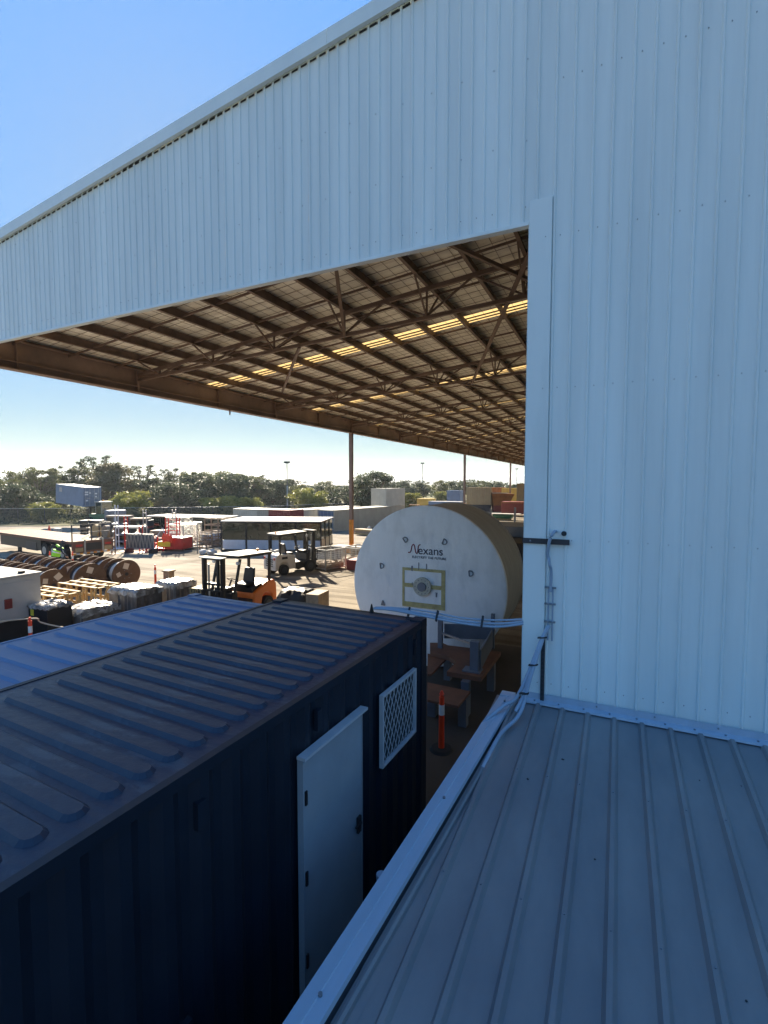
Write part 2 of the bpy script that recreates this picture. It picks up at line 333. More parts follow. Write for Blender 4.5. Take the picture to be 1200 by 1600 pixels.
# inner frame behind the gable so it has thickness
for z in (HEAD + .06, 8.7, 9.6):
    box('girt', M['purlin'], shed, XL, JX, D + .03, D + .20, z, z + .08)
for z in (2.16, 3.94, 5.75, 7.5): box('girt', M['purlin'], shed, JX + .1, XE, D + .014, D + .09, z, z + .08)
b = MB()
for k in range(6):
    pass
box('head_flashing', M['cap'], shed, GX0, JX - .003, D - .034, D + .06, HEAD - .035, HEAD + .006)
box('jamb_flashing', M['capdirt'], shed, JX - .0, JX + .26, D - .033, D + .012, 0.0, 8.0, bevel=.003)
box('jamb_return', M['cap'], shed, JX - .006, JX - .002, D - .03, D + .30, 0.0, HEAD - .04)
# flashing lap line & screws
sc = MB()
def screw(x, z, r=.0055, y=D - .0005, h=.007):
    sc.cyl((x, y, z), (x, y - h, z), r, 6)
x = JX + .05
k = 0
while x < 4.2:
    for z in (2.2, 3.98, 5.79, 7.55, 9.3, 10.7):
        if z < rake(x) - .3 and x > JX + .2: screw(x + .1, z + random.uniform(-.006, .006))
    x += .2
x = JX + .05
while x > -13:
    for z in (HEAD + .2, 8.72, 9.64):
        if z < rake(x) - .3 and (z < 8 or k % 2 == 0): screw(x - .1, z + random.uniform(-.006, .006))
    x -= .2; k += 1
for z in (2.2, 3.98, 5.79, 7.55): screw(JX + .19, z, y=D - .032)
stuff(sc.build('screw', M['screw'], shed))
# barge capping along the rake with dark rib gaps under it
def cap_run(x0, x1, nm='barge_capping'):
    for a, bb in ((x0, x1),):
        z0, z1 = edge(a), edge(bb); m = MB()
        y0, y1, y2 = D - .085, D - .079, D + .16
        m.add([(a, y0, z0 - .20), (a, y1, z0 - .20), (a, y1, z0 + .0), (a, y2, z0 + .0), (a, y2, z0 + .006), (a, y0, z0 + .006),
               (bb, y0, z1 - .20), (bb, y1, z1 - .20), (bb, y1, z1 + .0), (bb, y2, z1 + .0), (bb, y2, z1 + .006), (bb, y0, z1 + .006)],
              [(i, (i + 1) % 6, 6 + (i + 1) % 6, 6 + i) for i in range(6)] + [(5, 4, 3, 2), (5, 2, 1, 0), (11, 8, 9, 10), (11, 6, 7, 8)])
        m.add([(a, y0 + .004, z0 - .202), (a, D - .03, z0 - .202), (bb, D - .03, z1 - .202), (bb, y0 + .004, z1 - .202)], [(0, 1, 2, 3)])
        m.build(nm, M['cap'], shed)
xs = [XL - .1, -9.86, -3.8, 2.2, XR]
for a, bb in zip(xs[:-1], xs[1:]): cap_run(a + .004, bb)
cap_run(XR, XE)
fc = MB(); x = JX + .05 + 20 * .16
while x > XL + .3:
    zz = edge(x + .11) - .218
    fc.add([(x + .056, D - .004, zz - .020), (x + .156, D - .004, zz - .010), (x + .156, D - .004, zz + .014), (x + .056, D - .004, zz + .002),
            (x + .056, D - .012, zz - .020), (x + .156, D - .012, zz - .010), (x + .156, D - .012, zz + .014), (x + .056, D - .012, zz + .002)],
           [(0, 1, 2, 3), (4, 7, 6, 5), (0, 4, 5, 1), (1, 5, 6, 2), (2, 6, 7, 3), (3, 7, 4, 0)]); x -= .16
stuff(fc.build('foam_closure', M['gap'], shed))
# roof: foil-lined sheets, one translucent strip per bay
BAY = 8.65; TR0 = 13.5
strips = [8.6 + BAY * k for k in range(13)]
ys = [D]; 
for s in strips: ys += [s, s + .82]
ys.append(YE)
def roof_piece(y0, y1, m, nm, t):
    for (xa, xb) in ((XL - .15, XR), (XR, XE + .15)):
        if nm == 'skylight_strip' and xa > 0: pass
        mb = MB(); za, zb = rake(xa) - .07, rake(xb) - .07
        if t: mb.add([(xa, y0, za), (xb, y0, zb), (xb, y1, zb), (xa, y1, za), (xa, y0, za + t), (xb, y0, zb + t), (xb, y1, zb + t), (xa, y1, za + t)],
                     [(0, 3, 2, 1), (4, 5, 6, 7), (0, 1, 5, 4), (1, 2, 6, 5), (2, 3, 7, 6), (3, 0, 4, 7)])
        else:
            n = 7; vs = []   # corrugated fibreglass
            for i in range(n * 2 + 1):
                yy = y0 + (y1 - y0) * i / (n * 2); dz = .03 if i % 2 else 0
                vs += [(xa, yy, za + dz), (xb, yy, zb + dz)]
            mb.add(vs, [(2 * i, 2 * i + 1, 2 * i + 3, 2 * i + 2) for i in range(n * 2)])
        mb.build(nm, m, shed, fix=bool(t))
for a, bb in zip(ys[::2], ys[1::2]):
    k = 0; yy = a
    nn = max(1, round((bb - a) / 2.6))
    for j in range(nn): roof_piece(a + (bb - a) * j / nn, a + (bb - a) * (j + 1) / nn, M['foil'], 'roof_sheet', .03 + .004 * (j % 2))
for s in strips: roof_piece(s + .005, s + .815, M['skylight'], 'skylight_strip', 0)
# foil sag battens / netting wires under the roof
net = MB()
yy = D + .6
while yy < 60:
    net.bar((XL, yy, rake(XL) - .085), (3, yy, rake(3) - .085), .009, .009); yy += .43
for k in range(60):
    x_ = XL + .3 + k * .34; net.bar((x_, D + .1, rake(x_) - .08), (x_, 60, rake(x_) - .08), .007, .007)
for s_ in strips:
    for dy in (.24, .52): net.bar((XL, s_ + dy, rake(XL) - .09), (XR, s_ + dy, rake(XR) - .09), .09, .02)
stuff(net.build('netting_wire', M['purlin'], shed))
# purlins run into the depth of the shed
pm = None; SP = 1.36
for k in range(20):
    px_ = -1.0 + SP * (7 - k)
    if px_ < XL + .2 or px_ > XR: continue
    z = rake(px_) - .11
    if pm is None:
        q = MB(); q.box(-.012, .012, D + .05, YE, -.26, 0); q.box(-.012, .085, D + .05, YE, -.265, -.245); q.box(-.085, .012, D + .05, YE, -.02, 0.002); pm = q.mesh('purlin', M['purlin'])
    put('purlin', pm, shed, loc=(px_, 0, z))
PUR = [-1.0 + SP * (7 - k) for k in range(20)]; PUR = [p for p in PUR if XL + .2 < p < XR]
# thin bridging across the purlins
bm_ = None; yb = D + 1.2; j = 0
while yb < YE:
    if abs((yb - TR0 + 40 * BAY) % BAY) > .3:
        if bm_ is None:
            q = MB(); q.bar((XL, 0, rake(XL) - .30), (XR, 0, rake(XR) - .30), .035, .06); bm_ = q.mesh('bridging', M['purlin'])
        put('bridging', bm_, shed, loc=(0, yb, 0))
    yb += BAY / 5
# trusses across the width
tm = MB(); cb = lambda x: 8.70 + .058 * (x - XL)
tm.bar((XL, 0, cb(XL)), (XR, 0, cb(XR)), .09, .10)
tm2 = MB(); tm2.bar((XL, 0, rake(XL) - .43), (XR, 0, rake(XR) - .43), .10, .12)
wb = MB(); nodes = [PUR[i] for i in range(0, len(PUR), 2)]
for xn in nodes:
    zb = cb(xn) + .05; zt = lambda x: rake(x) - .45
    for dx in (-SP, SP):
        if XL < xn + dx < XR: wb.bar((xn, 0, zb), (xn + dx, 0, zt(xn + dx)), .05)
    wb.bar((xn, 0, zb), (xn, 0, zt(xn)), .05)
    for dy in (-.95, .95): wb.bar((xn, dy * .04, zb), (xn, dy, rake(xn) - .36), .045)
mm = [tm.mesh('bottom_chord', M['purlin']), tm2.mesh('top_chord', M['purlin']), wb.mesh('web_brace', M['purlin'])]
for k in range(13):
    yt = TR0 + BAY * k
    if yt > YE: break
    tr = put('truss', mm[1], shed, loc=(0, yt, 0)); put('bottom_chord', mm[0], tr); put('web_brace', mm[2], tr)
# long roof braces
for p, q in (((-1.2, D + 3.6, 9.9), (-6.1, 22.0, 9.15)), ((-6.6, 11.0, 10.15), (-7.8, 13.5, 9.25)), ((-3.2, 30.7, 9.5), (-9.5, 22.3, 10.0)), ((-9.5, 13.5, 9.1), (-15.5, 20.5, 9.3)), ((-1.6, 13.6, 9.6), (-5.0, 9.0, 10.4))):
    MB().bar(p, q, .09, .09).build('roof_brace', M['purlin'], shed)
# eave beam on the open side, with columns
bb = MB(); ZB, ZT = 8.25, 9.22
bb.box(XL - .02, XL + .02, D + .2, YE, ZB, ZT)
eave = bb.build('eave_beam', M['beam'], shed)
q = MB(); q.box(XL - .17, XL + .19, D + .2, YE, ZB - .03, ZB - .001); q.build('flange', M['beam'], eave)
q = MB(); q.box(XL + .021, XL + .16, D + .2, YE, ZT - .12, ZT - .09); q.box(XL + .03, XL + .14, D + .2, YE, ZB + .2, ZB + .24); q.build('flange', M['beam'], eave)
for k in range(26):
    ys_ = TR0 - BAY / 2 + BAY / 2 * k
    if ys_ < YE: q = MB(); q.box(XL + .022, XL + .15, ys_ - .012 - (.04 if k % 2 else 0), ys_ + .012 + (.04 if k % 2 else 0), ZB, ZT - .13); q.build('stiffener', M['beam'], eave)
q = MB(); q.box(XL - .24, XL - .03, D + .2, YE, ZT - .16, ZT + .04); q.build('gutter', M['cap'], eave)
q = MB(); q.bar((XL + .3, 18.35, 8.18), (XL + .3, 18.35, 7.95), .05); q.bar((XL + .3, 18.35, 8.2), (XL + .05, 18.35, 8.26), .04); q.build('hook', M['purlin'], eave)
for k in range(-1, 4):
    yc = 30.8 + 28.85 * k
    if yc < D: yc = D + .6
    g = gz(XL, yc); q = MB()
    q.box(XL - .13, XL + .13, yc - .10, yc - .085, 2.4 + g, ZB - .03); q.box(XL - .13, XL + .13, yc + .085, yc + .10, 2.4 + g, ZB - .03); q.box(XL - .01, XL + .01, yc - .085, yc + .085, 2.4 + g, ZB - .03)
    c = q.build('column', M['beam'], shed)
    q = MB(); q.box(XL - .135, XL + .135, yc - .105, yc + .105, g + .2, 2.4 + g); q.build('yellow_band', M['orange'], c)
    q = MB(); q.prism([(XL - .42, yc - .42), (XL + .42, yc - .42), (XL + .42, yc + .42), (XL - .42, yc + .42)], g - .1, g + .45); q.build('footing', M['orange'], c, bevel=.05)
for yc in (30.8, 59.65, 88.5, 117.4): q = MB(); q.box(XR - .15, XR + .15, yc - .15, yc + .15, gz(XR, yc), rake(XR) - .5); q.build('column', M['beam'], shed)

# wall fittings
t = thing('wall_bracket', 'flat dark steel bar fixed across the jamb of the blue wall', 'bracket', (0, 0, 0))
MB().box(JX - .01, -.50, D - .055, D - .036, 3.925, 3.99).build('flat_bar', M['dark'], t)
MB().cyl((-.72, D - .055, 3.96), (-.72, D - .063, 3.96), .012, 6).cyl((-.95, D - .055, 3.96), (-.95, D - .063, 3.96), .012, 6).build('bolt', M['screw'], t)
tag(MB().cyl((-.565, D - .022, 4.06), (-.565, D - .04, 4.06), .03, 14).build('pipe_stub', M['gap'], None), 'small black round pipe hole in the blue wall above the flat bar', 'pipe hole')
def curve(pts, n=6):                         # Catmull-Rom
    P = [Vector(p) for p in pts]; P = [P[0]] + P + [P[-1]]; out = []
    for i in range(1, len(P) - 2):
        for k in range(n):
            t = k / n; a, b_, c, d = P[i - 1], P[i], P[i + 1], P[i + 2]
            out.append(.5 * ((2 * b_) + (-a + c) * t + (2 * a - 5 * b_ + 4 * c - d) * t * t + (-a + 3 * b_ - 3 * c + d) * t ** 3))
    out.append(P[-2]); return out
t = thing('wall_conduit', 'pale conduits curling out of the blue wall and dropping beside its jamb', 'conduit', (0, 0, 0))
MB().tube(curve([(-.66, D + .03, 4.07), (-.67, D - .08, 4.08), (-.715, D - .11, 3.99), (-.74, D - .08, 3.82), (-.73, D - .06, 3.74)]), .019, 10).build('pipe', M['conduit'], t, smooth=True)
MB().tube(curve([(-.73, D - .07, 3.76), (-.715, D - .09, 3.68), (-.70, D - .065, 3.6), (-.70, D - .06, 3.35)]), .018, 10).build('pipe', M['conduit'], t, smooth=True)
for dx in (-.725, -.675): MB().tube([(dx, D - .05, 3.4), (dx, D - .05, 2.75)], .010, 8).build('pipe', M['conduit'], t, smooth=True)
for z in (3.40, 3.20, 2.98): MB().box(-.77, -.64, D - .066, D - .034, z - .009, z + .009).build('saddle', M['screw'], t)
t = thing('slotted_channel', 'slotted dark strut channel standing on the wall beside the low roof corner', 'strut')
MB().box(-.80, -.755, D - .058, D - .036, 1.96, 2.78).build('channel', M['dark'], t)
q = MB()
for k in range(14): q.box(-.788, -.768, D - .0595, D - .0585, 2.0 + k * .055, 2.03 + k * .055)
stuff(q.build('slot', M['gap'], t))

# ------------------------------------------------------------------ the low shed roof in the foreground
lo = thing('low_shed', 'low lean-to with a grey ribbed steel roof below the blue wall', 'shed', (0, 0, 0))
SL = .064
def lz(y): return 1.955 - SL * (D - y)
def lowpt(x, y, dz=0): return (x, y, lz(y) + dz)
def low_sheet(x0, n):
    prof = []
    for k in range(n):
        a = x0 + k * .28
        prof += [(a, 0), (a + .200, 0), (a + .224, .036), (a + .256, .036), (a + .28, 0)]
    m = len(prof); b = MB(); y0, y1 = -1.2, D - .04
    sk = lambda x, y: x + (D - y) * -.03 * (0)
    b.add([lowpt(x, y0, dz) for x, dz in prof] + [lowpt(x, y1, dz) for x, dz in prof], [(i, i + 1, m + i + 1, m + i) for i in range(m - 1)])
    return b.build('roof_sheet', M['shedroof'], lo, fix=False)
for k in range(7): low_sheet(-1.33 + k * .84, 3)
# apron flashing where the roof meets the wall
def strip(name, prof, y0, y1, m, parent, dx=0.0):  # profile (x,z above roof plane), skewed by dx at near end
    n = len(prof)
    b = MB(); b.add([lowpt(x + dx, y0, z) for x, z in prof] + [lowpt(x, y1, z) for x, z in prof], [(i, i + 1, n + i + 1, n + i) for i in range(n - 1)])
    return b.build(name, m, parent, fix=False)
b = MB(); X0, X1 = -.98, 6.0
zf = lz(D)
prof = [(D - .036, zf + .11), (D - .040, zf + .035), (D - .13, zf + .028), (D - .135, zf + .008)]
b.add([(X0, y, z) for y, z in prof] + [(X1, y, z) for y, z in prof], [(i, i + 1, 5 + i, 4 + i) for i in range(3)])
ap = b.build('apron_flashing', M['barge'], lo, fix=False)
q = MB()
for k in range(22): q.cyl((X0 + .12 + k * .28, D - .085, zf + .028), (X0 + .12 + k * .28, D - .085, zf + .04), .012, 6)
for k in range(10): q.cyl((X0 + .22 + k * .6, D - .038, zf + .075), (X0 + .22 + k * .6, D - .048, zf + .075), .010, 6)
stuff(q.build('screw', M['screw'], lo))
# left barge: two folded bands
DX = -.30 / 4.14
sk = lambda y: DX * (D - y)
bl = MB()
def skew_strip(prof, m, nm, y0=-1.2, y1=D - .12):
    n = len(prof); b = MB()
    for (yy) in (y0, y1): b.add([], [])
    vs = [lowpt(x + sk(y0), y0, z) for x, z in prof] + [lowpt(x + sk(y1), y1, z) for x, z in prof]
    b.add(vs, [(i, i + 1, n + i + 1, n + i) for i in range(n - 1)]); return b.build(nm, m, lo, fix=False)
skew_strip([(-1.275, -.20), (-1.27, .035), (-1.262, .052), (-1.17, .066), (-1.166, .058), (-1.075, .070), (-1.07, .035)], M['barge'], 'barge_flashing')
skew_strip([(-1.07, .035), (-1.06, -.004)], M['dark'], 'barge_return')
skew_strip([(-1.035, 0), (-1.028, .026), (-1.01, .036), (-.992, .026), (-.985, 0)], M['shedroof'], 'rounded_rib')
skew_strip([(-1.06, -.004), (-.93, .002)], M['shedroof'], 'edge_tray')
box('wall', M['barge'], lo, -1.16, 4.4, -1.0, D - .06, 0.0, 1.40)
q = MB(); 
for y in (.4, 2.2, 4.0, 5.9): q.cyl(lowpt(-1.16 + sk(y), y, .062), lowpt(-1.16 + sk(y), y, .076), .013, 8)
stuff(q.build('washer_screw', M['screw'], lo))
MB().box(-1.27, -1.1, D - .16, D - .02, zf + .02, zf + .06).build('corner_plate', M['barge'], lo, bevel=.004)
q = MB(); rl = random.Random(3)
for k in range(22):
    x_, y_ = rl.uniform(-.8, 2.2), rl.uniform(1.5, D - .3); s_ = rl.choice((.006, .008, .014)); z_ = lz(y_)
    q.prism([(x_ + s_ * math.cos(a) * rl.uniform(.5, 1.2), y_ + s_ * math.sin(a) * rl.uniform(.5, 1.4)) for a in [k2 * 1.05 for k2 in range(6)]], z_ + .004, z_ + .007)
stuff(q.build('dirt_speck', M['gap'], lo))
q = MB()
for y_ in (1.9, 3.3, 4.7):
    for k in range(24): q.cyl((-1.33 + .2425 + k * .28, y_, lz(y_) + .036), (-1.33 + .24 + k * .28, y_, lz(y_) + .042), .007, 6)
stuff(q.build('roof_screw', M['screw'], lo))
# conduit running along the roof, from the wall bundle
t = thing('roof_conduit', 'pale conduit strapped along the low roof just inside its barge flashing', 'conduit')
pts = [(-.72, D - .09, 2.93), (-.76, D - .15, 2.82), (-.87, D - .36, 2.38), (-.95, D - .58, 2.02), (-1.01 + sk(5.2), 5.2, lz(5.2) + .05), (-1.01 + sk(4.6), 4.6, lz(4.6) + .02)]
MB().tube(curve(pts), .021, 10).build('pipe', M['conduit'], t, smooth=True)
pts2 = [(-.70, D - .10, 2.95), (-.79, D - .17, 2.76), (-.92, D - .34, 2.36), (-1.02, D - .45, 2.13), (-1.14, D - .52, 2.05), (-1.30, D - .8, 1.95), (-1.36, D - 1.1, 1.80), (-1.40, D - 1.6, 1.60), (-1.45, D - 2.4, 1.3)]
MB().tube(curve(pts2), .022, 10).build('pipe', M['conduit'], t, smooth=True)
pts3 = [(-.74, D - .11, 2.90), (-.83, D - .24, 2.6), (-.93, D - .43, 2.2), (-1.0, D - .58, 2.03)]
MB().tube(curve(pts3), .020, 10).build('pipe', M['conduit'], t, smooth=True)
for p in ((-.765, D - .16, 2.80), (-.845, D - .30, 2.5), (-.92, D - .45, 2.2)): MB().bar((p[0] - .06, p[1], p[2]), (p[0] + .045, p[1] - .01, p[2] + .02), .045, .012).build('cable_tie', M['gap'], t)
t = tag(MB().cyl((-1.60, 3.3, 1.0), (-1.60, 3.3, 1.56), .03, 12).cyl((-1.60, 3.3, 1.56), (-1.60, 3.3, 1.60), .038, 12).build('vent_pipe', M['conduit'], None, smooth=True), 'short pale pipe end poking up outside the low roof barge', 'pipe')

# ------------------------------------------------------------------ shipping containers
def container(name, label, cat, loc, rz, L, Hh, body, door, roofm=None, roof_ribs=False, group=None, fine=True, hollow_side=None):
    """long axis is local x (door end +x), origin at centre of the floor"""
    t = thing(name, label, cat, loc, rz, group); Wd = 2.438; hx = L / 2; hy = Wd / 2; roofm = roofm or body
    for sy in (-1, 1):
        b = corr(L - .3, .16, Hh - .10)
        T = Matrix.Translation((-hx + .15, -hy + .012, 0)) if sy < 0 else Matrix.Translation((hx - .15, hy - .012, 0)) @ Matrix.Rotation(math.pi, 4, 'Z')
        xf(b, T).build('side_panel', body, t, fix=False)
        box('bottom_rail', body, t, -hx + .16, hx - .16, sy * hy - (.09 if sy > 0 else 0), sy * hy + (.09 if sy < 0 else 0), .02, .16)
        box('top_rail', body, t, -hx + .16, hx - .16, sy * hy - (.06 if sy > 0 else 0), sy * hy + (.06 if sy < 0 else 0), Hh - .10, Hh - .02)
        for sx in (-1, 1):
            x0, x1 = sorted((sx * hx, sx * (hx - .16))); y0, y1 = sorted((sy * hy, sy * (hy - .13)))
            p = box('corner_post', body, t, x0, x1, y0, y1, .12, Hh - .12)
            x0, x1 = sorted((sx * (hx + .004), sx * (hx - .18))); y0, y1 = sorted((sy * (hy + .004), sy * (hy - .165)))
            box('corner_casting', body, p, x0, x1, y0, y1, Hh - .12, Hh, bevel=.008); box('corner_casting', body, p, x0, x1, y0, y1, 0, .12, bevel=.008)
    b = corr(Wd - .26, .16, Hh - .1); xf(b, Matrix.Translation((-hx + .02, hy - .13, 0)) @ Matrix.Rotation(-math.pi / 2, 4, 'Z')).build('end_panel', body, t, fix=False)
    box('header', body, t, hx - .12, hx - .01, -hy + .13, hy - .13, Hh - .14, Hh - .02); box('sill', body, t, hx - .12, hx - .01, -hy + .13, hy - .13, .02, .16)
    for sy in (-1, 1):
        y0, y1 = sorted((sy * .01, sy * (hy - .14))); dr = box('door', door, t, hx - .07, hx - .035, y0, y1, .17, Hh - .15)
        if fine:
            for yy in (.3, .85): MB().cyl((hx - .012, sy * yy, .1), (hx - .012, sy * yy, Hh - .08), .017, 8).build('lock_rod', M['galv'], dr)
            MB().bar((hx, sy * .3, 1.1), (hx + .01, sy * .75, 1.12), .02, .05).build('handle', M['galv'], dr)
    box('floor', body, t, -hx + .1, hx - .1, -hy + .09, hy - .09, .10, .15)
    r = box('roof', roofm, t, -hx + .10, hx - .10, -hy + .06, hy - .06, Hh - .05, Hh - .026)
    return t, r
def capsule(b, x, y0, y1, w0, w1, z0, z1, n=5):  # a pressed roof rib with rounded ends
    def ring(w, z, pull):
        o = []
        for k in range(n + 1): a = -math.pi / 2 + math.pi * k / n; o.append((x + w * math.sin(a), y1 - pull + w * math.cos(a) * 1.0, z))
        for k in range(n + 1): a = math.pi / 2 + math.pi * k / n; o.append((x + w * math.sin(a), y0 + pull + w * math.cos(a) * 1.0, z))
        return o
    A = ring(w0, z0, w0 * 1.6); B = ring(w1, z1, w0 * 1.6); m = len(A)
    b.add(A + B, [(i, (i + 1) % m, m + (i + 1) % m, m + i) for i in range(m)] + [tuple(range(m, 2 * m))])
# navy high-cube; its long axis runs into the depth (local x = world +Y after a turn of 90 degrees)
CA = R(90 - 1.9); L1 = 12.19
far = Vector((-3.44, 6.0)); ax = Vector((math.cos(CA), math.sin(CA)))
c = far - ax * (L1 / 2)
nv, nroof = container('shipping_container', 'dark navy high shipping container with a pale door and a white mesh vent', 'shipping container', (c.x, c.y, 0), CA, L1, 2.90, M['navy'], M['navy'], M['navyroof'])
rb = MB()
xx = L1 / 2 - .22
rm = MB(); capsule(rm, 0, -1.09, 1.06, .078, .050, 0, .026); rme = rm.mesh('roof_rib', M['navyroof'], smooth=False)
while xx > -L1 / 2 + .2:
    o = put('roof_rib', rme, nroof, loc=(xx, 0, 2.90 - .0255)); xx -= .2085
# door and vent sit in the side facing the lean-to (local -y)
hy = 2.438 / 2
def sidex(Y): return (Y - c.y) / math.sin(CA)      # local x of a world Y on that side
def onside(px, py):                       # ray onto the container side -> local (x, z)
    nrm = Vector((math.sin(CA), -math.cos(CA))); d = ray(px, py); k0 = c.dot(nrm) + hy
    t_ = k0 / (d.x * nrm.x + d.y * nrm.y); return (Vector((d.x * t_, d.y * t_)) - c).dot(ax), CAMH + d.z * t_
hy = 2.438 / 2
DX0, DX1 = onside(471, 1350)[0], onside(560, 1260)[0]
dr = box('personnel_door', M['greyblue'], nv, DX0, DX1, -hy - .035, -hy - .005, .30, 2.36, bevel=.004)
q = MB(); xa, xb = DX0 - .03, DX1 + .02
q.box(xa + .012, DX0 - .002, -hy - .038, -hy + .02, .26, 2.40); q.box(DX1 + .002, xb, -hy - .038, -hy + .02, .26, 2.40); q.build('door_frame', M['greyblue'], dr)
MB().box(xa - .02, xb + .03, -hy - .085, -hy, 2.405, 2.43).build('drip_flashing', M['whitegal'], dr)
for z in (.62, 1.35, 2.05): MB().box(DX0 + .005, DX0 + .03, -hy - .05, -hy - .036, z - .06, z + .06).build('hinge', M['black'], dr)
MB().box(DX1 - .10, DX1 - .04, -hy - .06, -hy - .036, 1.20, 1.36).bar((DX1 - .07, -hy - .075, 1.31), (DX1 - .17, -hy - .075, 1.31), .02).build('door_handle', M['black'], dr)
vx0, vx1, vz0, vz1 = onside(592, 1140)[0], onside(645, 1100)[0], onside(592, 1200)[1], onside(618, 1065)[1]
vt = MB(); fw_ = .030
for a in ((vx0, vx1, vz0, vz0 + fw_), (vx0, vx1, vz1 - fw_, vz1), (vx0, vx0 + fw_, vz0 + fw_, vz1 - fw_), (vx1 - fw_, vx1, vz0 + fw_, vz1 - fw_)): vt.box(a[0], a[1], -hy - .05, -hy - .004, a[2], a[3])
vent = vt.build('vent_frame', M['whitegal'], nv)
MB().box(vx0 + fw_, vx1 - fw_, -hy - .012, -hy - .006, vz0 + fw_, vz1 - fw_).build('vent_backing', M['gap'], vent)
dm = MB(); st = .092; wv = vx1 - vx0 - 2 * fw_; hv = vz1 - vz0 - 2 * fw_; rat = 1.9
for sgn in (1, -1):
    k = -40
    while k < 60:
        # line z = sgn*rat*x + off, clipped to the frame
        off = k * st * rat; pa = []
        for xx in (0, wv):
            z = sgn * rat * xx + off
            if 0 <= z <= hv: pa.append((xx, z))
        for z in (0, hv):
            xx = (z - off) / (sgn * rat)
            if 0 < xx < wv: pa.append((xx, z))
        if len(pa) >= 2: dm.bar((vx0 + fw_ + pa[0][0], -hy - .032, vz0 + fw_ + pa[0][1]), (vx0 + fw_ + pa[1][0], -hy - .032, vz0 + fw_ + pa[1][1]), .0062, .0062, up=(0, 1, 0))
        k += 1
stuff(dm.build('mesh', M['whitegal'], vent))
for Y, z in ((3.55, 2.60), (5.62, 2.62), (2.25, 2.55), (2.1, 1.2)): MB().box(sidex(Y) - .035, sidex(Y) + .035, -hy - .012, -hy + .03, z - .09, z + .09).build('side_vent', M['navy'], nv)
# faded blue container beside it, a foot lower
far2 = Vector((-5.94, 6.68)); c2 = far2 - ax * (L1 / 2)
bv, broof = container('shipping_container', 'faded blue shipping container with a wavy roof, left of the navy one', 'shipping container', (c2.x, c2.y, 0), CA, L1, 2.591, M['blueroof'], M['blueroof'], M['blueroof'])
rm = MB(); capsule(rm, 0, -1.12, 1.12, .085, .05, 0, .024); rme2 = rm.mesh('roof_rib', M['blueroof'])
xx = L1 / 2 - .25
while xx > -L1 / 2 + .2: put('roof_rib', rme2, broof, loc=(xx, 0, 2.591 - .0255)); xx -= .29
# conduits slung from the navy container to the wall
t = thing('overhead_conduit', 'bundle of pale conduits slung from the navy container corner to the blue wall', 'conduit')
for dz, r, dy in ((0, .015, 0), (.026, .013, .04), (-.026, .016, -.02)):
    p = [(-3.0, 5.97 + dy, 2.935), (-2.75, 6.0 + dy, 2.945 + dz * .3), (-2.3, 6.02 + dy, 2.93 + dz), (-1.8, 6.06 + dy, 2.885 + dz), (-1.35, 6.1 + dy, 2.89 + dz * 1.3), (-1.02, 6.17 + dy * .5, 2.94 + dz)]
    MB().tube(curve(p), r, 8).build('pipe', M['conduit'], t, smooth=True)
for xx in (-2.5, -2.1, -1.5): MB().bar((xx, 5.98, 2.86), (xx, 6.06, 2.98), .02, .04).build('cable_tie', M['gap'], t)
tag(MB().prism([(0, 0), (.06, 0), (.03, .12)], 0, .03, 'y').build('guide_peg', M['black'], None), 'little black peg at the far edge of the navy container roof', 'peg').location = (-3.05, 5.92, 2.88)

# ------------------------------------------------------------------ giant cable drum and its cradle
RR = 2.05; rx, ry = -4.34, 11.5
reel = thing('giant_cable_drum', 'giant white-wrapped cable drum with a square of yellow tape round its hub', 'cable drum', (rx, ry, 0))
b = MB()
n = 96; rings = [(0, 0), (.12, 0), (.5, -.004), (1.0, .003), (1.5, -.003), (RR - .05, 0), (RR, .03), (RR, .13)]
vs = [(0, 0, RR)]
for r_, y_ in rings[1:]:
    for i in range(n): a = 2 * math.pi * i / n; vs.append((r_ * math.cos(a), y_, RR + r_ * math.sin(a)))
fs = [(0, 1 + (i + 1) % n, 1 + i) for i in range(n)]
for k in range(len(rings) - 2):
    for i in range(n): fs.append((1 + k * n + i, 1 + k * n + (i + 1) % n, 1 + (k + 1) * n + (i + 1) % n, 1 + (k + 1) * n + i))
b.add(vs, fs); b.build('front_flange', M['reelface'], reel, smooth=True)
b = MB(); b.cyl((0, .13, RR), (0, 2.2, RR), RR - .012, 96); b.build('lagging', M['reeltan'], reel, smooth=True)
b = MB(); b.cyl((0, 2.2, RR), (0, 2.32, RR), RR, 96); b.build('back_flange', M['reeltan'], reel, smooth=True)
def fpx(px, py):                              # photo pixel -> drum face coordinates (x, z)
    d = ray(px, py); tt = ry / d.y; return d.x * tt - rx, CAMH + d.z * tt
def fbox(px0, py0, px1, py1, nm, m, t=.008):
    x0, z1 = fpx(px0, py0); x1, z0 = fpx(px1, py1); return MB().box(min(x0, x1), max(x0, x1), -.006 - t, -.0055, min(z0, z1), max(z0, z1)).build(nm, m, reel)
xl, zt = fpx(629, 886); xr, _ = fpx(696, 886); zb_ = fpx(660, 950)[1]; zm = fpx(660, 916)[1]
for a in ((xl, xr, zt - .07, zt), (xl, xr, zb_, zb_ + .13), (xl, xl + .06, zb_ + .13, zt - .07), (xr - .10, xr, zb_ + .13, zt - .07), (xl + .06, xr - .1, zm - .05, zm + .05)):
    MB().box(a[0], a[1], -.016, -.0055, a[2], a[3]).build('tape_strip', M['tape'], reel)
hx_, hz = fpx(661, 916)
h = MB(); h.cyl((hx_, -.016, hz), (hx_, -.09, hz), .235, 40); hubo = h.build('hub', M['hub'], reel, smooth=True)
MB().cyl((hx_, -.091, hz), (hx_, -.12, hz), .115, 32).build('hub_plug', M['greysteel'], hubo, smooth=True)
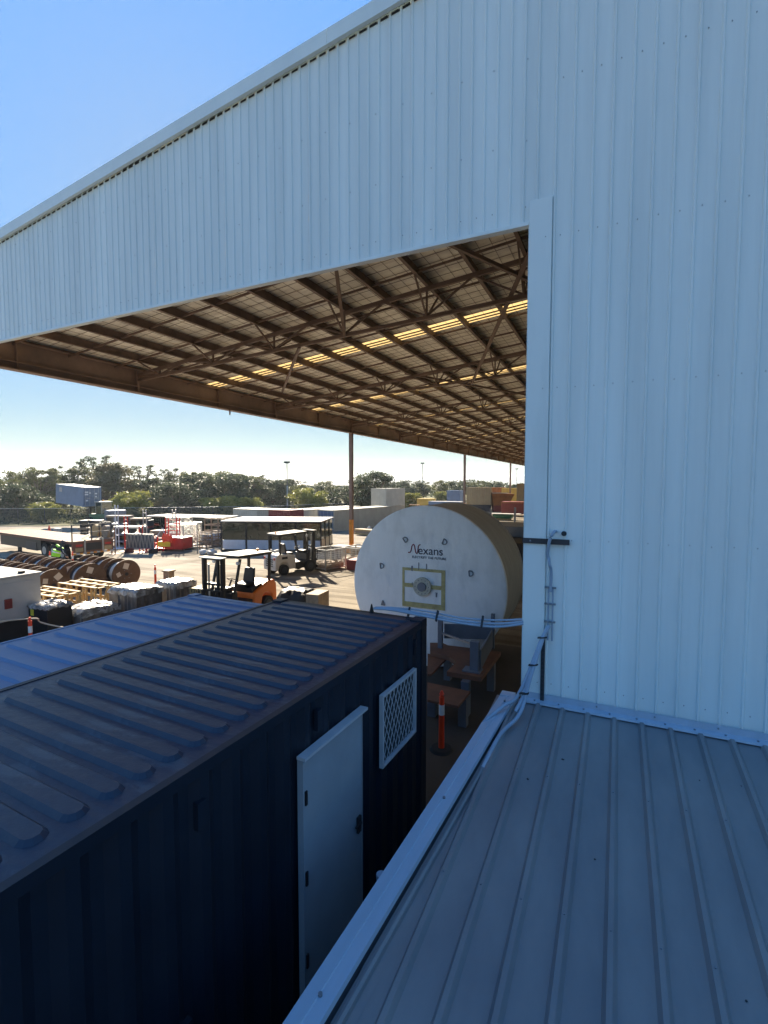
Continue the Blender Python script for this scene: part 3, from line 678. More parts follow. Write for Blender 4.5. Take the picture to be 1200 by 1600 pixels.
for a in range(12): t_ = a * math.pi / 6; MB().cyl((hx_ + .18 * math.cos(t_), -.09, hz + .18 * math.sin(t_)), (hx_ + .18 * math.cos(t_), -.10, hz + .18 * math.sin(t_)), .013, 6).build('bolt', M['greysteel'], hubo)
def dring(px, py, rot, tri=False):
    x, z = fpx(px, py); b = MB(); s_ = .075
    P = [(-.6, -.8), (-.6, .9), (.3, .8), (.75, .2), (.6, -.5), (0, -.85)] if not tri else [(-.7, .7), (.7, .7), (.1, -.9)]
    P = [(x + s_ * (a * math.cos(rot) - c_ * math.sin(rot)), z + s_ * (a * math.sin(rot) + c_ * math.cos(rot))) for a, c_ in P]
    for i in range(len(P)): b.bar((P[i][0], -.02, P[i][1]), (P[(i + 1) % len(P)][0], -.02, P[(i + 1) % len(P)][1]), .022, .022, up=(0, 1, 0))
    if tri: b.prism(P, -.03, -.01, 'y')
    b.build('lashing_ring', M['greysteel'], reel)
dring(634, 843, .6); dring(695, 847, -.4); dring(597, 884, 0.1); dring(736, 896, .1); dring(720, 979, 0, True); dring(599, 942, math.pi, True)
for (a, b_, c_, d_) in ((643, 884, 645, 892), (654, 879, 655, 891), (666, 881, 667, 890), (680, 926, 684, 927), (681, 927, 683, 933), (644, 910, 645, 914)): fbox(a, b_, c_, d_, 'ink_mark', M['greysteel'], .012)
def text(s, px, py, size, m, nm, sx=1.0):
    cu = bpy.data.curves.new(nm, 'FONT'); cu.body = s; cu.size = size; cu.extrude = .004; o = bpy.data.objects.new(nm, cu); COL.objects.link(o)
    dg = bpy.context.evaluated_depsgraph_get(); me = bpy.data.meshes.new_from_object(o.evaluated_get(dg)); bpy.data.objects.remove(o)
    me.materials.clear(); me.materials.append(m); o = bpy.data.objects.new(nm, me); COL.objects.link(o); o.parent = reel
    x, z = fpx(px, py); o.location = (x, -.012, z); o.rotation_euler = (math.pi / 2, 0, 0); o.scale = (sx, 1, 1); return o
text('exans', 653, 865.5, .30, M['ink'], 'lettering', .98)
text('ELECTRIFY THE FUTURE', 644, 871.5, .085, M['ink'], 'lettering', 1.0)
ln = [fpx(638, 863), fpx(641.5, 862.5), fpx(643, 858), fpx(644, 853), fpx(646, 850.6), fpx(648, 853), fpx(649, 859), fpx(650.5, 864), fpx(652.5, 864), fpx(653.5, 857), fpx(654.3, 852.5), fpx(657, 851)]
MB().tube(curve([(x, -.012, z) for x, z in ln], 5), .014, 6).build('lettering', M['redink'], reel, smooth=True)
x0, z0 = fpx(636, 848); x1, z1 = fpx(685, 883)
MB().box(x0, x1, -.0075, -.006, z1, z0).build('white_sticker', M['reelface'], reel)
# cradle: grey steel uprights on rusty brown plates
cr = thing('drum_cradle', 'grey steel drum cradle standing on rusty brown plates', 'cradle', (0, 0, 0))
def Gp(px, py, h): d = ray(px, py); t = (h - CAMH) / d.z; return Vector((d.x * t, d.y * t))
def plate(pix, h, th, nm='base_plate', m='rust'):
    P = [Gp(a, b, h) for a, b in pix]; return MB().prism([(p.x, p.y) for p in P], h - th, h).build(nm, M[m], cr, bevel=.006)
plate([(672, 1004), (691, 1004), (700, 1008), (783, 1018), (752, 1058), (698, 1049), (713, 1034), (702, 1026), (672, 1019)], .80, .10)
plate([(668, 1021), (699, 1027), (674, 1053), (668, 1053)], .70, .05)
plate([(668, 1066), (735, 1080), (716, 1103), (668, 1093)], .60, .05)
for a, b, h in ((728, 1056, .80), (700, 1010, .80), (768, 1024, .80), (676, 1072, .60), (724, 1086, .60)):
    p = Gp(a, b, h); MB().box(p.x - .08, p.x + .08, p.y - .08, p.y + .08, 0, h - (.101 if h > .7 else .051)).build('leg', M['greysteel'], cr)
P1 = Gp(741, 1048, .80); P2 = Gp(688, 1012, .80); q_ = ray(770, 985); P3 = Vector((q_.x * 11.25 / q_.y, 11.25)); b2 = .801
MB().box(P1.x - .08, P1.x + .10, P1.y - .06, P1.y + .06, b2, 1.42).build('upright', M['greysteel'], cr)
MB().box(P1.x - .22, P1.x + .15, P1.y - .15, P1.y + .14, b2 - .0005, .825).build('foot_plate', M['greysteel'], cr)
MB().box(P2.x - .05, P2.x + .05, P2.y - .05, P2.y + .05, b2, 1.55).build('upright', M['greysteel'], cr)
MB().box(P2.x - .16, P2.x - .051, P2.y - .05, P2.y + .02, 1.50, 1.55).build('arm', M['greysteel'], cr)
MB().bar((P2.x + .05, P2.y - .02, 1.16), (P1.x - .08, P1.y, 1.36), .04, .04).build('rail', M['greysteel'], cr)
MB().bar((P2.x + .06, P2.y + .1, 1.18), (P3.x - .05, P3.y, 1.18), .05, .34).build('channel_beam', M['greysteel'], cr)
MB().bar((P1.x + .12, P1.y, 1.04), (P3.x, P3.y - .06, 1.06), .03, .42).build('side_plate', M['greysteel'], cr)
MB().box(P3.x - .04, P3.x + .04, P3.y - .04, P3.y + .04, .801, 1.62).build('upright', M['greysteel'], cr)

# safety bollards
def bollard(label, x, y, grp='orange safety bollards in the yard'):
    g = gz(x, y); t = thing('safety_bollard', label, 'bollard', (x, y, g), 0, grp)
    MB().cyl((0, 0, .0), (0, 0, .05), .21, 20, .17).build('rubber_base', M['rubber'], t, smooth=True)
    q = MB(); q.cyl((0, 0, .05), (0, 0, .96), .052, 16, .045); q.cyl((0, 0, .96), (0, 0, 1.0), .03, 12); q.cyl((0, 0, 1.0), (0, 0, 1.06), .045, 12, .02); q.build('post', M['redorange'], t, smooth=True)
    MB().cyl((0, 0, .64), (0, 0, .82), .0515, 16, .0500).build('reflective_sleeve', M['reflect'], t, smooth=True)
    return t
b0 = bollard('orange bollard with one silver band standing in the dark gap beside the navy container', -2.67, 7.93)
bl = [((-14.2, 7.62), 'orange bollard carrying a rope beside the black foil-topped crate'), ((-18.6, 15.2), 'lone orange bollard right of the wooden cable drums'),
      ((-28.4, 16.4), 'orange bollard just left of the worker in lime'), ((-27.2, 16.9), 'orange bollard just right of the worker in lime')]
for (x, y), lb in bl: dup(b0, (x, y, gz(x, y)), random.random(), lb)
p0, p1, p2 = Vector((-18.5, 5.0, 1.1)), Vector((-14.2, 7.62, 1.02)), Vector((-11.6, 9.2, .2))
tag(MB().tube(curve([p0, (p0 + p1) / 2 - Vector((0, 0, .22)), p1, p1 + Vector((.25, .3, -.2)), p2]), .02, 6).build('rope', M['rope'], None, smooth=True), 'pale rope looped over the orange bollard by the grey cabinet', 'rope')

# ------------------------------------------------------------------ forklifts
def wheel(parent, x, y, r, w_, rimm):
    ty = MB().cyl((x, y - w_ / 2, r), (x, y + w_ / 2, r), r, 24).build('wheel', M['rubber'], parent, smooth=True, bevel=.02)
    s = -1 if y < 0 else 1
    MB().cyl((x, y + s * w_ / 2, r), (x, y + s * (w_ / 2 + .012), r), r * .55, 18).cyl((x, y + s * (w_ / 2 + .012), r), (x, y + s * (w_ / 2 + .03), r), r * .2, 10).build('rim', rimm, ty, smooth=True)
def forklift(name, label, loc, rz, bodym, accent, decal):
    """forward is local +x"""
    t = thing(name, label, 'forklift', loc, rz)
    cw = [(-1.28, .28), (-1.30, .55), (-1.27, .95), (-1.15, 1.12), (-.75, 1.10), (-.15, .86), (-.02, .80), (-.02, .30), (-.42, .30), (-.50, .62), (-.66, .72), (-.86, .72), (-1.02, .62), (-1.08, .38), (-1.12, .28)]
    b = MB(); b.prism(cw, -.56, .56, 'y'); o = b.build('counterweight', bodym, t, bevel=.05)
    b = MB(); b.prism([(-.6, .87), (-.05, .80), (.02, .98), (-.58, 1.08)], -.46, .46, 'y'); b.build('engine_hood', M['black'] if accent else bodym, t, bevel=.02)
    b = MB(); b.box(0.0, .95, -.52, .52, .26, .62); b.box(.72, .98, -.5, .5, .62, 1.02); b.build('front_cowl', M['black'], t, bevel=.03)
    b = MB(); b.box(.72, 1.0, -.28, .28, 1.02, 1.16); b.build('dashboard', M['black'], t, bevel=.03)
    se = MB().box(-.45, .05, -.26, .26, 1.0, 1.12).build('seat', M['black'], t, bevel=.04)
    b = MB(); b.add([(-.46, -.25, 1.1), (-.34, -.25, 1.1), (-.44, -.22, 1.62), (-.54, -.22, 1.62), (-.46, .25, 1.1), (-.34, .25, 1.1), (-.44, .22, 1.62), (-.54, .22, 1.62)], [(0, 1, 2, 3), (4, 7, 6, 5), (0, 4, 5, 1), (1, 5, 6, 2), (2, 6, 7, 3), (3, 7, 4, 0)]); b.build('seat_back', M['black'], t, bevel=.04)
    b = MB(); b.cyl((.66, 0, 1.0), (.46, 0, 1.34), .03, 10); st_ = b.build('steering_column', M['black'], t)
    b = MB(); ring = [(.46 + .16 * math.cos(a) * .86, .16 * math.sin(a), 1.34 + .16 * math.cos(a) * .5) for a in [2 * math.pi * k / 16 for k in range(17)]]; b.tube(ring, .014, 6); b.build('steering_wheel', M['black'], st_)
    for s in (-1, 1):
        MB().bar((.88, s * .50, .95), (.58, s * .50, 2.10), .07, .07).build('guard_post', M['black'], t); MB().bar((-.95, s * .48, 1.05), (-.98, s * .48, 2.08), .08, .08).build('guard_post', M['black'], t)
    g_ = MB(); g_.bar((-1.05, .50, 2.10), (.66, .50, 2.16), .06, .07); g_.bar((-1.05, -.50, 2.10), (.66, -.50, 2.16), .06, .07); g_.bar((.66, -.53, 2.16), (.66, .53, 2.16), .07, .07); g_.bar((-1.05, -.53, 2.10), (-1.05, .53, 2.10), .07, .07)
    gu = g_.build('overhead_guard', M['black'], t)
    MB().add([(-1.06, -.56, 2.145), (.72, -.56, 2.205), (.72, .56, 2.205), (-1.06, .56, 2.145), (-1.06, -.56, 2.17), (.72, -.56, 2.23), (.72, .56, 2.23), (-1.06, .56, 2.17)],
             [(0, 3, 2, 1), (4, 5, 6, 7), (0, 1, 5, 4), (1, 2, 6, 5), (2, 3, 7, 6), (3, 0, 4, 7)]).build('roof_panel', M['white'], gu)
    ma = MB()
    for s in (-1, 1):
        ma.box(1.22, 1.36, s * .40 - .05, s * .40 + .05, .08, 2.20); ma.box(1.37, 1.45, s * .31 - .04, s * .31 + .04, .10, 2.16)
    for z in (.5, 1.3, 2.14): ma.box(1.24, 1.34, -.36, .36, z, z + .08)
    mst = ma.build('mast', M['black'], t)
    MB().box(1.18, 1.46, -.47, .47, 2.201, 2.235).build('mast_cap', M['white'], mst)
    MB().cyl((1.28, .22, .2), (1.28, .22, 2.0), .035, 10).cyl((1.28, -.22, .2), (1.28, -.22, 2.0), .035, 10).build('hydraulic_ram', M['galv'], mst)
    cg = MB(); cg.box(1.46, 1.50, -.50, .50, .18, .30); cg.box(1.46, 1.50, -.50, .50, .55, .66)
    for k in range(8): y = -.48 + k * .137; cg.box(1.465, 1.495, y - .012, y + .012, .66, 1.15)
    cg.box(1.46, 1.50, -.5, .5, 1.15, 1.19); car = cg.build('carriage', M['black'], t)
    for s in (-1, 1): MB().box(1.501, 1.54, s * .27 - .06, s * .27 + .06, .06, .62).box(1.54, 2.45, s * .27 - .055, s * .27 + .055, .06, .10).build('fork', M['dark'], t)
    for x, y, r_ in ((.92, -.53, .33), (.92, .53, .33), (-.76, -.50, .29), (-.76, .50, .29)): wheel(t, x, y, r_, .2, M['dark'])
    for s in (-1, 1):
        MB().cyl((.68, s * .53, 1.98), (.76, s * .53, 1.98), .06, 12).build('work_lamp', M['whitegal'], t); MB().box(-1.31, -1.285, s * .45 - .05, s * .45 + .05, .85, .98).build('rear_lamp', M['red'], t)
    MB().cyl((-.9, 0, 2.15), (-.9, 0, 2.26), .045, 12).build('beacon', M['orange'], t)
    MB().box(-.90, -.55, -.565, -.561, .86, .98).build('grille', M['black'], o)
    if decal: MB().box(-.52, -.3, -.566, -.561, .55, .70).build('decal', M['black'], o); MB().box(-.25, -.06, -.566, -.561, .72, .80).build('decal', M['yellow'], o); MB().box(.3, .5, -.526, -.521, .40, .56).build('decal', M['white'], t); MB().box(-.55, -.2, -.566, -.561, .40, .48).build('decal', M['creamlt'], o)
    else:
        for k in range(4): MB().box(-1.315, -1.29, -.32, .32, .50 + .11 * k, .55 + .11 * k).build('grille_slot', M['black'], o)
    return t
forklift('forklift', 'orange and black forklift with a white roof beyond the blue container', (-11.95, 13.3, 0), R(-90), M['forkorange'], True, True)
p = W(452, 26.2); forklift('forklift', 'white forklift with a slotted rear grille parked by the mesh cage', (p.x, p.y, p.z), R(90 - 18), M['forkwhite'], False, False)

# ------------------------------------------------------------------ wooden cable drums
def cable_drum(label, x, y, rz):
    """axis is local y, front face towards -y"""
    r = .64; t = thing('cable_drum', label, 'cable drum', (x, y, gz(x, y)), rz, 'wooden cable drums lined up in rows')
    q = MB(); q.cyl((0, -.40, r), (0, -.35, r), r, 40); f1 = q.build('flange', M['drumwood'], t)
    q = MB(); q.cyl((0, .35, r), (0, .40, r), r, 40); q.build('flange', M['drumwood'], t)
    MB().cyl((0, -.35, r), (0, .35, r), .50, 32).build('wound_cable', M['cable'], t, smooth=True)
    MB().cyl((0, -.401, r), (0, -.425, r), .075, 16).build('spindle_hole', M['gap'], f1)
    for a in range(6): c_, s_ = .2 * math.cos(a * 1.047), .2 * math.sin(a * 1.047); MB().cyl((c_, -.40, r + s_), (c_, -.412, r + s_), .018, 6).build('bolt', M['screw'], f1)
    L = MB(); L.T = Matrix.Translation((-.02, -.404, r + .36)) @ Matrix.Rotation(.35, 4, 'Y'); L.box(-.12, .12, -.004, 0, -.13, .13); L.build('paper_label', M['paper'], f1)
    L = MB(); L.T = Matrix.Translation((-.36, -.404, r + .02)) @ Matrix.Rotation(-.4, 4, 'Y'); L.box(-.09, .09, -.004, 0, -.10, .10); L.build('paper_label', M['paper'], f1)
    q = MB(); q.cyl((0, -.20, r), (0, .12, r), .505, 32); q.build('white_wrap', M['white'], t, smooth=True)
    return t
axd = Vector((-.990, .139)); rot = math.atan2(axd.y, axd.x) - math.pi / 2
rows = [(G(198, 919), 3, 'right row'), (G(143, 927), 6, 'middle row'), (G(84, 940), 6, 'left row')]
ordn = ['first', 'second', 'third', 'fourth', 'fifth', 'sixth']; cd = None
for g0, cnt, nm in rows:
    for k in range(cnt):
        lb = f'wooden cable drum, {ordn[k]} from the front in the {nm}'
        x = g0.x + axd.x * (.4 + 1.3 * k) + random.uniform(-.04, .04); y = g0.y + axd.y * (.4 + 1.3 * k) + random.uniform(-.04, .04)
        if cd is None: cd = cable_drum(lb, x, y, rot)
        else:
            o = dup(cd, (x, y, gz(x, y)), rot + random.uniform(-.06, .06), lb)
            a = random.uniform(-2.2, 2.2)   # turn the drum about its own axis: rotate by mixing in its children
            for ch in o.children:
                if ch.children or ch.name.startswith('flange'):
                    ch.matrix_parent_inverse = Matrix.Translation((0, 0, .64)) @ Matrix.Rotation(a, 4, 'Y') @ Matrix.Translation((0, 0, -.64))

# ------------------------------------------------------------------ crates and wrapped loads
def slat_crate(name, label, x0, x1, y0, y1, h, m, nx, ny, grp, diag=True, g=None, base=0):
    g = gz((x0 + x1) / 2, (y0 + y1) / 2) if g is None else g; t = thing(name, label, 'crate', (x0, y0, g + base), 0, grp); A, B = x1 - x0, y1 - y0; s = .045
    for k in range(ny + 1): y = B * k / ny; box('top_slat', m, t, 0, A, min(max(y - .05, 0), B - .1), min(max(y - .05, 0), B - .1) + .1, h - .03, h)
    for k in range(nx + 1): x = A * k / nx; x = min(max(x - .05, 0), A - .1); box('cross_slat', m, t, x, x + .1, 0, B, h - .061, h - .031)
    for k in range(nx + 1):
        x = min(max(A * k / nx - .04, 0), A - .08)
        for y in (0, B - s): box('upright', m, t, x, x + .08, y, y + s, .08, h - .062)
    for k in range(1, ny):
        y = min(max(B * k / ny - .04, 0), B - .08)
        for x in (0, A - s): box('upright', m, t, x, x + s, y, y + .08, .08, h - .062)
    for z in (.02, h * .45):
        for y in (-.026, B + .001): box('side_rail', m, t, 0, A, y, y + .025, z, z + .1)
        for x in (-.026, A + .001): box('side_rail', m, t, x, x + .025, 0, B, z + .002, z + .102)
    if diag:
        for k in range(nx): MB().bar((A * k / nx + .05, -.04, .12), (A * (k + 1) / nx - .05, -.04, h - .12), .022, .08).build('brace', m, t)
        for k in range(ny): MB().bar((A + .04, B * k / ny + .05, .12), (A + .04, B * (k + 1) / ny - .05, h - .12), .08, .022, up=(1, 0, 0)).build('brace', m, t)
    box('floor_board', m, t, .03, A - .03, .03, B - .03, .0, .02)
    return t
slat_crate('timber_crate', 'pale timber slat crate behind the black foil-topped crate', -17.95, -15.95, 9.25, 10.15, 1.1, M['timber'], 4, 2, 'pale timber slat crates')
slat_crate('timber_crate', 'pale timber slat crate in front of the wooden cable drums, the farther of two', -17.8, -15.75, 10.5, 11.4, 1.15, M['timber'], 4, 2, 'pale timber slat crates')
g = G(322, 857)
slat_crate('timber_crate', 'brown open slat crate on the ground left of the green glazed cabin', g.x - 3.2, g.x, g.y + .1, g.y + 1.9, 1.12, M['timbergrey'], 4, 3, 'brown slat crates', False)
slat_crate('timber_crate', 'brown open slat crate stacked behind and above its neighbour', g.x - 2.4, g.x + .6, g.y + 2.2, g.y + 3.8, 1.1, M['timbergrey'], 4, 2, 'brown slat crates', False, base=1.12)
slat_crate('timber_crate', 'brown open slat crate underneath the raised rear one', g.x - 2.4, g.x + .6, g.y + 2.2, g.y + 3.8, 1.1, M['timbergrey'], 4, 2, 'brown slat crates', False)
def lumpy(x0, x1, y0, y1, z0, z1, amp, nx=14, ny=12, seed=1, sag=.0):   # crumpled sheet draped over a load
    rnd = random.Random(seed); vs = []; fs = []
    for j in range(ny + 1):
        for i in range(nx + 1):
            e = i in (0, nx) or j in (0, ny); x = x0 + (x1 - x0) * i / nx; y = y0 + (y1 - y0) * j / ny
            z = z1 + rnd.uniform(-amp, amp) - (sag * rnd.random() + .05 if e else 0); x += rnd.uniform(-.02, .02); y += rnd.uniform(-.02, .02)
            vs.append((x, y, z))
    k = nx + 1
    for j in range(ny):
        for i in range(nx): fs.append((j * k + i, j * k + i + 1, (j + 1) * k + i + 1, (j + 1) * k + i))
    rim = [i for i in range(nx)] + [j * k + nx for j in range(ny)] + [ny * k + i for i in range(nx, 0, -1)] + [j * k for j in range(ny, 0, -1)]
    o = len(vs)
    for r_ in rim: v = vs[r_]; vs.append((v[0] + rnd.uniform(-.015, .015), v[1] + rnd.uniform(-.015, .015), z0 + rnd.uniform(-.03, .03)))
    n_ = len(rim)
    for i in range(n_): fs.append((rim[i], o + i, o + (i + 1) % n_, rim[(i + 1) % n_]))
    return MB().add(vs, fs)
def wrapped(name, label, x0, x1, y0, y1, h, side, topm, seed, sag=.08, amp=.02, grp='wrapped pallet loads beyond the blue container'):
    g = gz(x0, y0); t = thing(name, label, 'wrapped pallet', (0, 0, g), 0, grp)
    pl_ = box('pallet_deck', M['timbergrey'], t, x0, x1, y0, y1, .10, .13)
    for y in (y0, (y0 + y1) / 2 - .05, y1 - .1): box('bearer', M['timbergrey'], pl_, x0, x1, y, y + .1, 0, .10)
    lumpy(x0 + .02, x1 - .02, y0 + .02, y1 - .02, .131, h - .04, amp * .6, seed=seed).build('load', side, t, smooth=False)
    lumpy(x0, x1, y0, y1, h - .22, h, amp * 1.1, seed=seed + 50, sag=sag).build('plastic_cover', topm, t, smooth=True)
    return t
wrapped('wrapped_load', 'silver plastic-wrapped low load nearest the blue container roof', -15.15, -14.05, 8.95, 10.2, .92, M['wrapdark'], M['wrap'], 3, .12, .03)
wrapped('wrapped_load', 'large dark load under crumpled clear wrap in front of the cable drums', -15.0, -13.6, 10.4, 11.4, 1.28, M['wrapdark'], M['wrap'], 5)
wrapped('wrapped_load', 'wrapped load left of the orange forklift mast', -14.3, -13.3, 11.65, 12.55, 1.30, M['wrapdark'], M['wrap'], 8)
t = thing('black_crate', 'black crate topped with crinkled foil and a yellow tag', 'crate', (0, 0, 0)); box('body', M['black'], t, -15.25, -14.35, 8.15, 8.85, 0, 1.18, bevel=.02)
lumpy(-15.28, -14.32, 8.12, 8.88, 1.10, 1.21, .025, seed=11, sag=.03).build('foil_cover', M['wrap'], t); box('tag', M['yellow'], t, -15.12, -14.98, 8.135, 8.149, .88, 1.05)
t = thing('slatted_end_crate', 'small timber crate with upright slats beside the orange forklift', 'crate', (-13.15, 12.1, 0))
for k in range(6): box('slat', M['timber'], t, .12 * k, .12 * k + .06, 0, .03, .05, 1.05)
for k in range(5): box('slat', M['timber'], t, .62, .65, .03 + .13 * k, .09 + .13 * k, .05, 1.05)
box('top_board', M['timber'], t, -.02, .68, -.02, .7, 1.051, 1.09); box('load', M['wrapdark'], t, .04, .6, .05, .65, 0.0, 1.0)
# grey cabinet at the left edge
t = thing('equipment_cabinet', 'large warm grey steel cabinet on a dark skid at the left edge', 'cabinet', (0, 0, 0))
bx = box('body', M['box'], t, -17.9, -15.36, 4.6, 8.58, .78, 2.0, bevel=.02)
box('lid', M['white'], t, -17.94, -15.32, 4.56, 8.62, 2.001, 2.05, bevel=.01)
box('skid', M['black'], t, -17.8, -15.45, 4.7, 8.3, 0, .779)
box('side_panel', M['box'], t, -15.359, -15.345, 5.3, 8.35, .9, 1.85)
box('lock_box', M['redcont'], t, -15.359, -15.30, 7.6, 7.78, 1.15, 1.42)
for y, x in ((8.2, -15.6), (7.2, -16.4)): MB().cyl((x, y, 2.05), (x, y, 2.12), .09, 14).build('cap', M['black'], t, smooth=True)
# brown box behind the second bollard
g = gz(-18.3, 15.6); tag(MB().box(-18.45, -18.1, 15.5, 15.8, g, g + .72).box(-18.5, -18.05, 15.45, 15.85, g + .72, g + .78).build('small_crate', M['timbergrey']), 'small brown box standing behind the lone bollard', 'box')
# black items at far end of the navy container
t = thing('covered_bundle', 'low bundle under a black tarp just beyond the navy container', 'bundle', (-10.55, 13.3, 0), .1)
box('pallet', M['timbergrey'], t, 0, 1.7, 0, 1.0, 0, .14); lumpy(.1, 1.15, .05, .95, .141, 1.0, .04, 10, 8, seed=21, sag=.25).build('black_tarp', M['black'], t, smooth=True)
box('end_crate', M['timbergrey'], t, 1.2, 1.68, .1, .9, .141, .95, bevel=.01)

# ------------------------------------------------------------------ worker, bending beside the trailer
def person(loc, rz):
    t = thing('person', 'person in a lime hi-vis vest bending down behind the cable drums', 'person', loc, rz)
    me = bpy.data.meshes.new('body')
    V = [(0, 0, .95), (.06, 0, 1.14), (.18, 0, 1.34), (.28, 0, 1.43), (.33, 0, 1.49), (.38, 0, 1.58),
         (0, .11, .90), (.06, .12, .50), (-.02, .12, .09), (.12, .13, .03), (0, -.11, .90), (.10, -.12, .50), (.04, -.12, .09), (.18, -.13, .03),
         (.20, .21, 1.32), (.26, .25, 1.05), (.42, .20, .86), (.47, .18, .80), (.20, -.21, 1.32), (.28, -.25, 1.05), (.46, -.20, .88), (.51, -.18, .82)]
    E_ = [(0, 1), (1, 2), (2, 3), (3, 4), (4, 5), (0, 6), (6, 7), (7, 8), (8, 9), (0, 10), (10, 11), (11, 12), (12, 13), (2, 14), (14, 15), (15, 16), (16, 17), (2, 18), (18, 19), (19, 20), (20, 21)]
    rr = [.15, .14, .15, .07, .085, .09, .09, .065, .045, .04, .09, .065, .045, .04, .065, .045, .035, .04, .065, .045, .035, .04]
    me.from_pydata(V, E_, []); o = bpy.data.objects.new('body', me); COL.objects.link(o); o.parent = t
    sk_ = o.modifiers.new('skin', 'SKIN')
    for i, v in enumerate(me.skin_vertices[0].data): v.radius = (rr[i], rr[i])
    me.skin_vertices[0].data[0].use_root = True
    o.modifiers.new('sub', 'SUBSURF').levels = 1; o.modifiers[-1].render_levels = 2; me.materials.append(M['cloth'])
    dg = bpy.context.evaluated_depsgraph_get(); m2 = bpy.data.meshes.new_from_object(o.evaluated_get(dg)); o.modifiers.clear(); o.data = m2
    m2.materials.clear(); m2.materials.append(M['cloth'])
    b = MB(); b.tube([(-.02, 0, .84), (.02, 0, 1.0), (.07, 0, 1.16), (.17, 0, 1.33), (.21, 0, 1.38)], .205, 16); b.build('vest', M['vest'], t, smooth=True)
    b = MB(); b.tube([(.03, 0, 1.03), (.05, 0, 1.09)], .209, 16); b.build('reflective_stripe', M['reflect'], t)
    b = MB(); b.tube([(.33, 0, 1.56), (.36, 0, 1.60), (.40, 0, 1.64), (.41, 0, 1.66)], .115, 12); b.build('cap', M['cloth'], t, smooth=True)
    for s in (-1, 1):
        hnd = MB(); bx_ = .47 if s > 0 else .51
        for k in range(4): hnd.tube([(bx_ - .03 + .02 * k, s * .17, .80), (bx_ - .02 + .02 * k, s * .165, .74 - .01 * (k in (1, 2))), (bx_ - .01 + .02 * k, s * .15, .71)], .010, 5)
        hnd.tube([(bx_ - .04, s * .16, .82), (bx_ - .05, s * .13, .78)], .012, 5); hnd.build('hand', M['skin'], t, smooth=True)
p = W(84, 26.5); person(p, R(60))

# ------------------------------------------------------------------ flatbed trailer
tl = Vector((-30.25, 18.78)); tdir = Vector((-.99, .135)).normalized(); tr_ = Vector((-tdir.y, tdir.x))
tc_ = tl - tr_ * 0
ang = math.atan2(tdir.y, tdir.x)
gg = gz(-31, 20)
t = thing('flatbed_trailer', 'long flatbed truck trailer with a bare timber deck and rail at its tail', 'trailer', (tl.x, tl.y, gg), ang)
# local x runs forward (left in the picture), local -y is the far side
DH = 1.32
for k in range(10): box('deck_board', M['deck'], t, .02, 12.8, -2.45 + .245 * k, -2.45 + .245 * k + .24, DH - .05, DH + .003 * (k % 2))
box('side_rave', M['rust'], t, 0, 12.8, .002, .05, DH - .16, DH + .01); box('side_rave', M['rust'], t, 0, 12.8, -2.50, -2.452, DH - .16, DH + .01)
for y in (-.75, -1.75): box('chassis_rail', M['dark'], t, .3, 12.5, y - .06, y + .06, .80, DH - .06)
box('tail_beam', M['rust'], t, -.08, -.001, -2.48, .03, .62, DH + .01)
for y in (-.35, -2.1): box('tail_lamp', M['red'], t, -.10, -.081, y - .22, y + .16, 1.0, 1.12); box('bumper_board', M['timber'], t, -.095, -.081, y - .26, y + .2, .66, .9)
box('tail_recess', M['black'], t, -.10, -.081, -1.7, -.8, .72, 1.18); box('tail_post', M['creamlt'], t, -.14, -.101, -.74, -.66, .6, DH + .1); box('tail_post', M['creamlt'], t, -.14, -.101, -1.84, -1.76, .6, DH + .1)
for x in (1.4, 2.65, 3.9):
    for y in (-.2, -2.25):
        wh = MB().cyl((x, y - .15, .5), (x, y + .15, .5), .5, 26).build('wheel', M['rubber'], t, smooth=True, bevel=.03); MB().cyl((x, y + .15, .5), (x, y + .165, .5), .26, 16).build('rim', M['galv'], wh)
for x in (8.6, 8.9): box('landing_leg', M['dark'], t, x - .06, x + .06, -.5, -.38, 0, .9)
box('side_skirt', M['black'], t, 4.4, 11.0, -.30, -.06, .45, DH - .17); box('tool_box', M['dark'], t, 5.0, 6.6, -.28, -.03, .4, .95)
for y in (-2.42, -1.2, -.04): box('stanchion', M['dark'], t, .02, .07, y - .03, y + .03, DH, DH + 1.05)
for z in (1.0, .5): box('rail', M['dark'], t, .03, .06, -2.44, -.01, DH + z, DH + z + .04)
for x in (1.5, 3.0): box('stanchion', M['dark'], t, x, x + .05, -2.44, -2.39, DH, DH + 1.05)
box('rail', M['dark'], t, .07, 3.05, -2.44, -2.40, DH + 1.051, DH + 1.09)
for x, m_ in ((1.2, 'timbergrey'), (2.5, 'timber')): MB().cyl((x, -2.9, DH + .35), (x, -2.6, DH + .35), .42, 20).build('spare_tyre', M[m_], t)

for k in range(12): box('hazard_stripe', M['orange'] if k % 2 else M['white'], t, -.095, -.081, -2.45 + .205 * k, -2.45 + .205 * k + .2, .50, .60)
